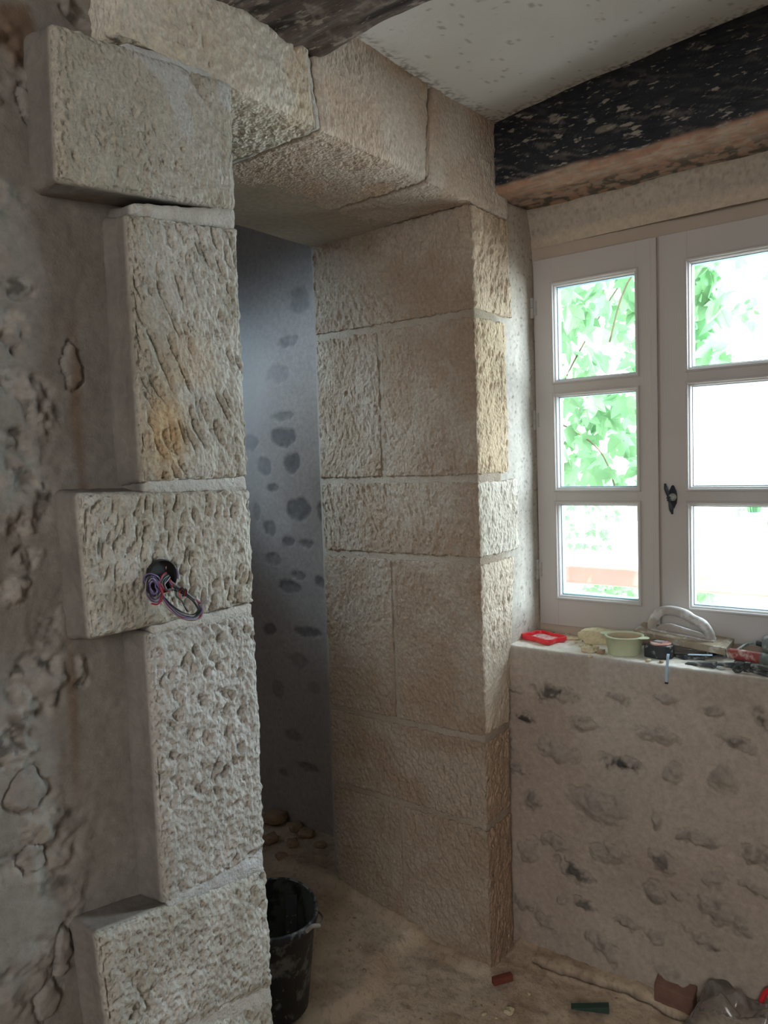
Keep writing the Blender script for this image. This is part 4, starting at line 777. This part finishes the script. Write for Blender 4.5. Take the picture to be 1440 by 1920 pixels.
# tape measure
c = sp(1237, 1234); tm = thing('tape_measure', 'black tape measure with faded red top and steel clip, near the sill edge', 'tape measure', (c[0] + 0.02, c[1], ZS)); ex, ey = c[0] + 0.012, c[1] + 0.002
bp = [(-0.031, -0.026), (0.012, -0.028), (0.026, -0.018), (0.032, 0.0), (0.028, 0.016), (0.012, 0.028), (-0.010, 0.030), (-0.024, 0.022), (-0.031, 0.006)]
TM = M_at((ex, ey, ZS), rz=-1.75)
m = MB(); m.prism(bp, (0, 0, 0), (1, 0, 0), (0, 1, 0), (0, 0, 1), 0.034).build('case', M_black, tm, bevel=0.004, M=TM)
m = MB(); m.lathe([(0.0255, 0.033), (0.026, 0.036), (0.022, 0.0375), (0.01, 0.0375)], 0.0, 0.0, 0, 32).build('case_plate', M_tapetop, tm, smooth=True, M=TM)
m = MB(); m.box(-0.018, 0.010, -0.008, 0.010, 0.0385, 0.0400); m.box(-0.006, 0.000, -0.004, 0.006, 0.0375, 0.0405); m.box(-0.018, -0.015, -0.008, 0.010, 0.036, 0.040); m.build('belt_clip', M_steel, tm, M=TM)
a0 = PT(1252, 1217, 0, XW + 0.012); m = MB()
pts = arc([(XW + 0.016, a0[1], ZS + 0.026), (XW + 0.006, a0[1] - 0.002, ZS + 0.024), (XW - 0.006, a0[1] - 0.004, ZS + 0.008), (XW - 0.010, a0[1] - 0.003, ZS - 0.010), (XW - 0.010, a0[1] - 0.003, ZS - 0.036)], 6)
for i in range(len(pts) - 1):
    p, q = pts[i], pts[i + 1]; m.hexa([(p.x, p.y - .003, p.z), (p.x, p.y + .003, p.z), (p.x + .0015, p.y + .003, p.z), (p.x + .0015, p.y - .003, p.z), (q.x, q.y - .003, q.z), (q.x, q.y + .003, q.z), (q.x + .0015, q.y + .003, q.z), (q.x + .0015, q.y - .003, q.z)])
m.build('strap', M_strap, tm)
e_ = pts[-1]; m = MB(); m.box(e_.x - 0.0015, e_.x + 0.003, e_.y - 0.0035, e_.y + 0.0035, e_.z - 0.003, e_.z + 0.001).build('strap_tip', M_iron, tm)
# plastering float
fl = thing('plastering_float', 'large dusty brown plastering float with grey D-shaped handle against the sash', 'float', (1.98, 0.56, ZS))
A_ = np.array(sp(1196, 1190, ZS + 0.022)); B_ = np.array(sp(1358, 1232, ZS + 0.010)); 
y_a, y_b = 0.680, 0.454
FM = Matrix.Translation((1.978, 0.572, ZS + 0.038)) @ Matrix.Rotation(-0.03, 4, 'Z') @ Matrix.Rotation(0.085, 4, 'X') @ Matrix.Rotation(-0.14, 4, 'Y')
m = MB(); Lf = (y_a - y_b) / 2; m.box(-0.036, 0.034, -Lf, Lf, -0.009, 0.009).build('board', M_float, fl, bevel=0.001, M=FM)
hp_ = arc([(0, Lf - 0.034, 0.006), (0, Lf - 0.036, 0.028), (0, Lf - 0.052, 0.056), (0, Lf - 0.080, 0.066), (0, Lf - 0.115, 0.064), (0, -Lf + 0.090, 0.054), (0, -Lf + 0.066, 0.046), (0, -Lf + 0.050, 0.026), (0, -Lf + 0.044, 0.004)], 6)
m = MB(); m.tube(hp_, [0.0110 + 0.0015 * math.sin(3.14 * i / len(hp_)) for i in range(len(hp_))], 14)
m.build('handle', M_handle, fl, smooth=True, M=FM)
m = MB(); po = [(-0.075 + 0.0, -0.006), (-0.066, 0.002), (-0.045, 0.010), (0.03, 0.020), (0.055, 0.014), (0.075, -0.006)]
m.prism([(a, b + 0.012) for a, b in po], (-0.004, 0, 0.0), (0, 1, 0), (0, 0, 1), (1, 0, 0), 0.008).build('handle_plate', M_handle, fl, bevel=0.003, M=FM)
m = MB(); m.box(-0.016, 0.016, -0.078, 0.078, 0.008, 0.013).build('handle_foot', M_handle, fl, bevel=0.003, M=FM)
# wedges
def wedge(name, px, py, L_, W_, H_, rz, label, m_=M_wedge, z=ZS, grp=None, dz=0, shift=0.0, base=None):
    q = sp(px, py, z) if base is None else base; m = MB(); me_ = [(-L_ / 2, -W_ / 2, 0), (L_ / 2, -W_ / 2, 0), (L_ / 2, W_ / 2, 0), (-L_ / 2, W_ / 2, 0), (-L_ / 2, -W_ / 2, 0.002), (L_ / 2, -W_ / 2, H_), (L_ / 2, W_ / 2, H_), (-L_ / 2, W_ / 2, 0.002)]
    m.hexa(me_); o = m.build(name, m_, None, bevel=0.0008); o.location = (q[0] + shift, q[1], z + dz); o.rotation_euler = (0, 0, rz)
    return tag(o, label, 'wedge', grp)
WR = -math.pi / 2
G_ = 'dark levelling wedges on the sill'
wedge('levelling_wedge', 1312, 1250, 0.070, 0.018, 0.014, WR - 0.10, 'frontmost dark plastic wedge on the sill edge, crossed by a pale blue blade', grp=G_, shift=0.010)
wedge('levelling_wedge', 1274, 1234, 0.050, 0.020, 0.011, WR - 0.55, 'dark wedge just right of the tape measure', grp=G_, shift=0.010)
wedge('levelling_wedge', 1362, 1252, 0.060, 0.020, 0.014, WR - 0.25, 'dark wedge left of the black spring clamp', grp=G_, shift=0.012)
wedge('levelling_wedge', 1357, 1234, 0.055, 0.018, 0.018, WR + 0.15, 'dark wedge behind, under the red handled tool', grp=G_, shift=0.020)
wedge('levelling_wedge', 1302, 1238, 0.040, 0.016, 0.010, WR + 0.2, 'small dark wedge between the tape measure and the cable plug', grp=G_, shift=0.014)
# flat steel pieces
def strip(name, p0, p1, wd, th, m_, label, cat, z0, z1):
    a = Vector(sp(*p0, ZS)); b = Vector(sp(*p1, ZS)); a.z = z0; b.z = z1; d = (b - a).normalized(); s = Vector((0, 0, 1)).cross(d).normalized() * wd / 2; u = Vector((0, 0, th))
    m = MB(); m.hexa([a - s, b - s, b + s, a + s, a - s + u, b - s + u, b + s + u, a + s + u]); return tag(m.build(name, m_), label, cat)
strip('cutter_blade', (1290, 1240), (1336, 1243), 0.010, 0.0012, M_strap, 'pale blue flat blade lying across the front wedge', 'blade', ZS + 0.016, ZS + 0.018)
strip('steel_strip', (1268, 1226), (1306, 1238), 0.007, 0.0015, M_steel, 'thin steel strip behind the tape measure, pointing right', 'metal strip', ZS + 0.006, ZS + 0.012)
strip('steel_strip', (1335, 1248), (1356, 1256), 0.012, 0.0012, M_steel, 'short pale metal strip between the two front wedges', 'metal strip', ZS + 0.001, ZS + 0.001)
m = MB(); q = sp(1285, 1220); m.tube(arc([(q[0] + 0.0, q[1] + 0.016, ZS + 0.010), (q[0] + .006, q[1] - 0.004, ZS + 0.010), (q[0] + .004, q[1] - 0.018, ZS + 0.008), (q[0] - .004, q[1] - 0.018, ZS + 0.006), (q[0] - .006, q[1], ZS + 0.006), (q[0] - .004, q[1] + 0.014, ZS + .004)], 5), 0.0015, 8)
tag(m.build('wire_clip', M_steel, smooth=True), 'bent steel wire clip in front of the float board', 'clip')
# corded grey tool with plug
gt = thing('power_tool', 'grey-green corded power tool at the right end of the sill', 'power tool', (1.96, 0.36, ZS))
TX, TY, TZ = 1.975, 0.325, ZS + 0.034
m = MB(); m.tube(arc([(TX, TY + 0.062, TZ + 0.010), (TX, TY + 0.055, TZ + 0.010), (TX, TY + 0.03, TZ + 0.010), (TX, TY - 0.03, TZ + 0.008), (TX, TY - 0.09, TZ)], 4), [0.012, 0.014, 0.017, 0.019] + [0.021] * 13, 16); m.build('body', M_greytool, gt, smooth=True)
m = MB(); m.box(TX - 0.018, TX + 0.02, TY - 0.09, TY + 0.045, TZ - 0.034, TZ - 0.004).build('housing', M_greytool, gt, bevel=0.006)
m = MB(); m.tube([(TX, TY + 0.06, TZ + 0.010), (TX, TY + 0.076, TZ + 0.011)], [0.008, 0.006], 12).build('cord_guard', M_black, gt, smooth=True)
q = sp(1328, 1234); pz = ZS + 0.010
m = MB(); m.tube(arc([(TX, TY + 0.074, TZ + 0.011), (TX - 0.01, TY + 0.095, TZ + 0.008), (TX - 0.055, TY + 0.115, TZ - 0.002), (q[0] + 0.020, q[1] - 0.018, pz + 0.012), (q[0] + 0.012, q[1] - 0.004, pz + 0.004)], 7), 0.0034, 10).build('power_cable', M_greytool, gt, smooth=True)
m = MB(); m.box(q[0] + 0.0, q[0] + 0.020, q[1] - 0.008, q[1] + 0.008, ZS + 0.002, ZS + 0.020).build('plug', M_wedge, gt, bevel=0.003)
m = MB(); m.tube([(q[0] + 0.014, q[1] + 0.002, ZS + 0.018), (q[0] + 0.014, q[1] - 0.003, ZS + 0.034)], 0.0014, 8).build('plug_pin', M_iron, gt)
# red handled tool
rt = thing('utility_knife', 'dusty dark red and grey handled tool lying in front of the grey power tool', 'hand tool', (1.90, 0.36, ZS))
q = sp(1373, 1240, ZS); RX, RY = 1.900, q[1] - 0.006
m = MB(); m.tube(arc([(RX, RY + 0.002, ZS + 0.030), (RX, RY - 0.006, ZS + 0.031), (RX, RY - 0.05, ZS + 0.029), (RX, RY - 0.075, ZS + 0.027)], 5), [0.005, 0.009, 0.011, 0.012, 0.0125, 0.0125] + [0.013] * 10, 14).build('grip', M_redtool, rt, smooth=True)
m = MB(); m.tube([(RX, RY - 0.066, ZS + 0.027), (RX, RY - 0.13, ZS + 0.022)], 0.0142, 14).build('rear_body', M_greytool, rt, smooth=True)
m = MB(); m.tube(arc([(RX, RY + 0.004, ZS + 0.030), (RX, RY - 0.004, ZS + 0.031), (RX, RY - 0.009, ZS + 0.031)], 3), 0.0108, 14).build('nose_ring', M_handle, rt, smooth=True)
m = MB(); m.box(RX - 0.011, RX + 0.011, RY - 0.12, RY - 0.010, ZS, ZS + 0.018).build('support_body', M_greytool, rt, bevel=0.005)
# spring clamp
cl = thing('spring_clamp', 'dusty black spring clamp with ribbed wings at the right front of the sill', 'clamp', (1.85, 0.34, ZS))
q = sp(1405, 1256, ZS); KX, KY = 1.858, 0.396
m = MB(); m.tube(arc([(KX, KY + 0.002, ZS + 0.020), (KX, KY + 0.018, ZS + 0.018), (KX - .002, KY + 0.028, ZS + 0.010), (KX - .004, KY + 0.026, ZS + 0.004), (KX - .004, KY + 0.016, ZS + 0.004), (KX - .002, KY + 0.006, ZS + 0.014)], 6), 0.0032, 10).build('jaw', M_wedge, cl, smooth=True)
m = MB(); m.box(KX - 0.007, KX + 0.007, KY - 0.007, KY + 0.007, ZS + 0.004, ZS + 0.026).build('hub', M_black, cl, bevel=0.002)
m = MB(); m.tube(arc([(KX, KY - 0.004, ZS + 0.019), (KX, KY - 0.025, ZS + 0.018), (KX, KY - 0.060, ZS + 0.008)], 6), 0.0045, 10).build('wing', M_wedge, cl, smooth=True)
m = MB(); m.tube(arc([(KX - .004, KY - 0.004, ZS + 0.010), (KX - .006, KY - 0.025, ZS + 0.006), (KX - .008, KY - 0.055, ZS + 0.004)], 6), 0.0038, 10); m.tube([(KX, KY - 0.018, ZS + 0.017), (KX - .005, KY - 0.022, ZS + 0.007)], 0.002, 6); m.tube([(KX, KY - 0.034, ZS + 0.015), (KX - .006, KY - 0.036, ZS + 0.006)], 0.002, 6)
m.build('wing', M_wedge, cl, smooth=True)

# ================================================================== BUCKET in the doorway
_q = PT(497, 1708, 2, 0.275); BX, BY, BZ = _q[0], _q[1], 0.042
bk = thing('bucket', 'black rubber mortar bucket splashed with plaster, standing inside the doorway behind the pier', 'bucket', (BX, BY, BZ))
def wob(m, amp=0.006):
    v2 = []
    for x, y, z in m.v:
        a = math.atan2(y - BY, x - BX); t = max(0, (z - BZ) / 0.27); s = 1 + amp * 4 * t * math.sin(2 * a + 0.6) * 1.0
        v2.append((BX + (x - BX) * s, BY + (y - BY) * s, z + 0.008 * t * math.sin(a * 2 + 1)))
    m.v = v2; return m
m = MB(); m.lathe([(0.086, 0), (0.094, 0.004), (0.119, 0.212), (0.125, 0.216), (0.128, 0.226), (0.127, 0.236), (0.123, 0.240), (0.119, 0.236)], BX, BY, BZ, 64); m.f.pop(); wob(m).build('bucket_wall', M_bucket, bk, smooth=True)
m = MB(); m.lathe([(0.1192, 0.237), (0.115, 0.212), (0.093, 0.040), (0.05, 0.036), (0.01, 0.036)], BX, BY, BZ, 64); m.f.pop(-2); wob(m).build('bucket_inside', M_bucketin, bk, smooth=True)
ha = math.radians(-78); hx, hy2 = BX + 0.127 * math.cos(ha), BY + 0.127 * math.sin(ha); BH = BZ - 0.038
m = MB(); m.tube(arc([(hx - .02, hy2 - .002, BH + 0.262), (hx - .012, hy2 - .014, BH + 0.274), (hx, hy2 - .018, BH + 0.270), (hx + .012, hy2 - .012, BH + 0.262), (hx + .02, hy2 - .002, BH + .255)], 5), 0.005, 8).build('handle_lug', M_handle, bk, smooth=True)
m = MB(); w_ = []
for t in np.linspace(0, 1, 16): 
    a = ha + t * 2.9; w_.append((BX + 0.136 * math.cos(a), BY + 0.136 * math.sin(a), BH + 0.268 - 0.05 * math.sin(t * math.pi)))
m.tube(w_, 0.0026, 8).build('handle_wire', M_wire, bk, smooth=True)
tr = thing('tool_handle', 'dark flat tool standing in the black bucket, its end resting on the rim', 'tool', (BX, BY, BZ + 0.04))
m = MB(); a = Vector((BX + 0.02, BY - 0.06, BZ + 0.045)); b_ = Vector((BX + 0.098, BY + 0.010, BZ + 0.222)); d = (b_ - a).normalized(); s = d.cross(Vector((0, 0, 1))).normalized() * 0.015; u = s.cross(d).normalized() * 0.004
m.hexa([a - s - u, a + s - u, a + s + u, a - s + u, b_ - s - u, b_ + s - u, b_ + s + u, b_ - s + u]); m.build('shaft', M_black, tr, bevel=0.002)

# ================================================================== THINGS ON THE FLOOR
def flr(px, py, z=0.01): return PT(px, py, 2, z)
q = flr(1106, 1889, 0.012); o = wedge('floor_wedge', 0, 0, 0.088, 0.020, 0.016, 0, 'dark green plastic wedge lying on the floor near the window wall', M_green, z=0.008, base=q); o.rotation_euler = (0, 0, -1.15)
q = flr(942, 1836, 0.008); m = MB(); m.box(-0.027, 0.027, -0.008, 0.008, -0.01, 0.008); o = m.build('brick_fragment', M_brick, bevel=0.002); o.location = (q[0], q[1], 0.010); o.rotation_euler = (0, 0, math.radians(-34)); tag(o, 'thin brick red fragment on the floor at the foot of the right jamb', 'brick fragment')
# reddish plank at the foot of the wall and lump of plastic film
a = Vector(PT(1226, 1836, 0, XW - 0.045)); b_ = Vector(PT(1300, 1905, 0, XW - 0.045)); 
m = MB(); m.hexa([(XW - 0.05, a.y, 0.0), (XW - 0.05, b_.y, 0.0), (XW - 0.005, b_.y, 0.0), (XW - 0.005, a.y, 0.0), (XW - 0.045, a.y, 0.055), (XW - 0.045, b_.y, 0.05), (XW - 0.005, b_.y, 0.07), (XW - 0.005, a.y, 0.072)])
tag(m.build('skirting_plank', M_plankw, bevel=0.004), 'short reddish brown plank lying at the foot of the window wall', 'plank')
q = flr(1395, 1905, 0.06); film('plastic_bag', q[0] - 0.02, q[1] + 0.0, 0.0, 0.12, 0.14, 0.15, 9, 'large crumpled clear plastic bag on the floor in the bottom right corner', -0.3)
q = PT(1436, 1866, 2, 0.12); m = MB(); m.tube(arc([(q[0], q[1] + 0.01, 0.10), (q[0] + 0.005, q[1], 0.125), (q[0], q[1] - 0.02, 0.135), (q[0], q[1] - 0.06, 0.13)], 5), 0.006, 10); tag(m.build('red_cord', M_red, smooth=True), 'short piece of red cord on the plastic bag at the right edge', 'cord')
# loose rubble at the far corner, and crumbs on the floor
k = 0
for px, py, d in ((535, 1522, .075), (556, 1536, .05), (575, 1550, .045), (508, 1560, .05), (548, 1566, .04), (600, 1568, .03), (528, 1590, .035)):
    q = PT(px, py + 14, 2, 0.09); rock('rubble_stone', (min(q[0], 1.84), q[1] + 0.02 * (k == 0), 0.078), (d * 1.3, d, d * 0.6), 60 + k, M_rubble2, 'rubble lump in the heap on the stair floor behind the doorway', 'rubble heap behind the doorway', 'rubble', sub=3, rot=k); k += 1
for i in range(70):
    px, py = (rng.uniform(620, 1280), rng.uniform(1700, 1915)); q = flr(px, py, 0.0)
    if q[0] > 1.77 or (q[1] > YD - 0.02 and q[0] > XJ - 0.03) or q[1] > 1.45 or (q[0] - BX) ** 2 + (q[1] - BY) ** 2 < 0.028 or q[0] < 1.0: continue
    d = 0.004 + 0.009 * rng.random() ** 2; rock('floor_crumb', (q[0], q[1], float(fz(q[0], q[1])) - 0.001), (d * 1.4, d, d * 0.8), 90 + i, M_rubble2 if i % 3 else M_rubble, 'small stone crumb lying on the dusty floor', 'crumbs on the dusty floor', 'crumb', sub=1, rot=i)
q = flr(955, 1897, 0.005); rock('paper_scrap', (q[0], q[1], 0.003), (0.03, 0.022, 0.010), 300, M_rubble, 'pale flake of plaster on the floor left of the green wedge', None, 'plaster flake', sub=3)

# ================================================================== OUTSIDE THE WINDOW
M_yard = mat('pale_gravel', (0.80, 0.78, 0.74), 0.95, var=0.05, vscale=5, bumps=(('noise', 30, 0.5, 0.01),))
M_extw = mat('sunlit_stone_wall', attr=True, rough=0.95, bumps=(('noise', 25, 0.5, 0.02),))
M_rail = mat('weathered_red_timber', (0.33, 0.19, 0.16), 0.8, var=0.12, vscale=8)
M_leafm = bpy.data.materials.new('vine_leaf'); M_leafm.use_nodes = True
nt = M_leafm.node_tree; N = nt.nodes; L = nt.links; pb = N['Principled BSDF']; pb.inputs['Base Color'].default_value = (0.16, 0.31, 0.16, 1); pb.inputs['Roughness'].default_value = 0.6
trn = N.new('ShaderNodeBsdfTranslucent'); trn.inputs[0].default_value = (0.20, 0.38, 0.20, 1); mx = N.new('ShaderNodeMixShader'); mx.inputs[0].default_value = 0.5
L.new(pb.outputs[0], mx.inputs[1]); L.new(trn.outputs[0], mx.inputs[2]); L.new(mx.outputs[0], N['Material Output'].inputs[0])
M_stem = mat('vine_stem', (0.10, 0.09, 0.05), 0.8)
m = MB(); m.box(2.14, 9.0, -5, 9, -0.35, -0.25); tag(m.build('yard_ground', M_yard), kind='structure')
def eh(P):
    u = P[:, 1] / 0.42; v = P[:, 2] / 0.22; d, cid = vor(u + 0.5 * np.floor(v), v, 5); e_ = ss(0.30, 0.60, d); return -e_ * 0.05 + cid * 0.03, (e_, cid)
def ec(P, e): c = mix((0.42, 0.41, 0.39), (0.32, 0.31, 0.30), e[1]); return mix(c, (0.52, 0.51, 0.50), e[0])
g = np.array([[(5.0, y, z) for z in span(-0.3, 4.5, 0.05)] for y in span(-1.5, 6, 0.05)])
tag(sheet('wall_yard', g, (-1, 0, 0), eh, ec, M_extw), kind='structure')
m = MB(); m.box(3.9, 4.35, -2, 6, -0.3, 0.92); tag(m.build('wall_terrace', mat('white_terrace_render', (0.82, 0.81, 0.78), 0.9, var=0.03, vscale=3, bumps=(('noise', 10, 0.3, 0.01),)), bevel=0.02), kind='structure')
rl = thing('timber_railing', 'pale reddish timber railing crossing low outside the window', 'railing', (3.0, 1.2, -0.3))
m = MB(); m.box(2.97, 3.05, 0.2, 2.6, 0.80, 0.875).build('rail', M_rail, rl, bevel=0.01)
m = MB(); m.hexa([(2.84, 0.2, 0.73), (2.84, 2.6, 0.80), (2.90, 2.6, 0.80), (2.90, 0.2, 0.73), (2.84, 0.2, 0.755), (2.84, 2.6, 0.825), (2.90, 2.6, 0.825), (2.90, 0.2, 0.755)]); m.build('board', mat('bleached_board', (0.80, 0.78, 0.75), 0.8, var=0.05), rl, bevel=0.004)
for y in (0.45, 1.42, 2.5):
    m = MB(); m.box(2.985, 3.04, y - 0.05, y + 0.05, -0.28, 0.82).build('post', M_rail, rl, bevel=0.006)
# vines with lobed leaves
def leaf_pts():
    r = [(0, 0.0), (12, .30), (25, .55), (32, .40), (42, .62), (55, .95), (62, .72), (70, .60), (78, .82), (90, 1.15), (102, .82), (110, .60), (118, .72), (125, .95), (138, .62), (148, .40), (155, .55), (168, .30), (180, .0)]
    out = [(0.0, -0.05)]
    for a, rad in r[1:-1]: 
        t = math.radians(a * 1.5 - 45); out.append((rad * math.cos(t) * 0.9, rad * math.sin(t)))
    return out
LP = leaf_pts()
def vine(name, label, stems, n, size, seed, region, depthx, group=None):
    r = np.random.default_rng(seed); t = thing(name, label, 'vine', (depthx, region[0][1], -0.25), group)
    m = MB()
    for st_ in stems: m.tube(arc(st_, 6), 0.0035, 6)
    m.build('stem', M_stem, t, smooth=True)
    V = []; Fc = []
    for i in range(n):
        (px0, py0), (px1, py1) = region[1]; xx = depthx + r.uniform(-0.15, 0.15); c = PT(r.uniform(px0, px1), r.uniform(py0, py1), 0, xx)
        s = size * r.uniform(0.55, 1.25); az = r.uniform(-1.0, 1.0); el = r.uniform(-0.9, 0.5); ro = r.uniform(-1.0, 1.0) + math.pi
        R = Matrix.Rotation(az, 3, 'Z') @ Matrix.Rotation(el, 3, 'Y') @ Matrix.Rotation(ro, 3, 'X'); b0 = len(V)
        for (a, bb) in LP: V.append(tuple(np.array(c) + np.array(R @ Vector((-0.18 * a * a * s * 2 + 0.05 * s, a * s, bb * s)))))
        V.append(tuple(np.array(c) + np.array(R @ Vector((0.10 * s, 0, 0.25 * s))))); cn = len(V) - 1
        for k in range(len(LP)): Fc.append((b0 + k, b0 + (k + 1) % len(LP), cn))
    me = bpy.data.meshes.new('foliage'); me.from_pydata(V, [], Fc); me.update(); link('foliage', me, M_leafm, t)
vine('grape_vine', 'dense bright green vine behind the left casement', [[(3.3, 1.9, -0.25), (3.25, 1.75, 0.8), (3.2, 1.5, 1.5), (3.2, 1.1, 2.1), (3.1, 0.7, 2.3)], [(3.2, 1.5, 1.5), (3.15, 1.25, 1.35), (3.1, 1.15, 1.15)]], 190, 0.085, 3, (((0, 1.5)), ((1000, 470), (1235, 930))), 3.2)
vine('grape_vine', 'bright green vine leaves hanging at the upper left of the right casement', [[(2.9, 0.2, 2.3), (2.9, 0.7, 2.2), (2.9, 1.0, 2.0), (2.9, 1.1, 1.75)]], 120, 0.095, 4, ((0, 1.0), ((1265, 430), (1355, 680))), 2.84)
vine('grape_vine', 'vine sprig at the upper right corner of the right casement', [[(2.48, 0.2, 2.1), (2.48, 0.40, 2.0), (2.48, 0.46, 1.75)]], 34, 0.05, 5, ((0, 0.5), ((1375, 440), (1470, 640))), 2.48)
vine('trailing_plant', 'small pale green plant growing over the low white wall', [[(3.75, 1.9, -0.25), (3.75, 1.85, 0.5), (3.75, 1.7, 0.9)]], 60, 0.035, 6, ((0, 1.7), ((1055, 945), (1160, 1035))), 3.75)
vine('ground_plant', 'green plants below the railing, seen in the lowest left pane', [[(3.4, 1.5, -0.25), (3.4, 1.5, 0.1), (3.4, 1.45, 0.4)]], 60, 0.05, 7, ((0, 1.5), ((1090, 1082), (1215, 1118))), 3.5)
vine('ground_plant', 'broad-leaved plant below the railing, seen in the lowest right pane', [[(3.4, 1.0, -0.25), (3.4, 1.0, 0.1), (3.4, 0.95, 0.4)]], 12, 0.09, 8, ((0, 1.0), ((1290, 1085), (1360, 1110))), 3.5)
q = PT(1414, 978, 0, 4.1); pp = thing('potted_plant', 'small plant in a pale blue pot standing on the low white wall', 'potted plant', (q[0], q[1], 0.92)); q = (4.1, q[1], 0.92)
m = MB(); m.lathe([(0.05, 0), (0.065, 0.10), (0.07, 0.10), (0.06, 0.09)], q[0], q[1], q[2], 20).build('pot', mat('blue_pot', (0.35, 0.50, 0.60), 0.6), pp, smooth=True)
m = MB()
for i in range(14):
    a = i * 2.4; m.prism([(-0.008, 0), (0.008, 0), (0.003, 0.12), (0, 0.14)], (q[0] + 0.02 * math.cos(a), q[1] + 0.02 * math.sin(a), q[2] + 0.09), (math.cos(a + 1), math.sin(a + 1), 0), (0.25 * math.cos(a), 0.25 * math.sin(a), 1), (math.cos(a), math.sin(a), 0), 0.001)
m.build('foliage', M_leafm, pp)
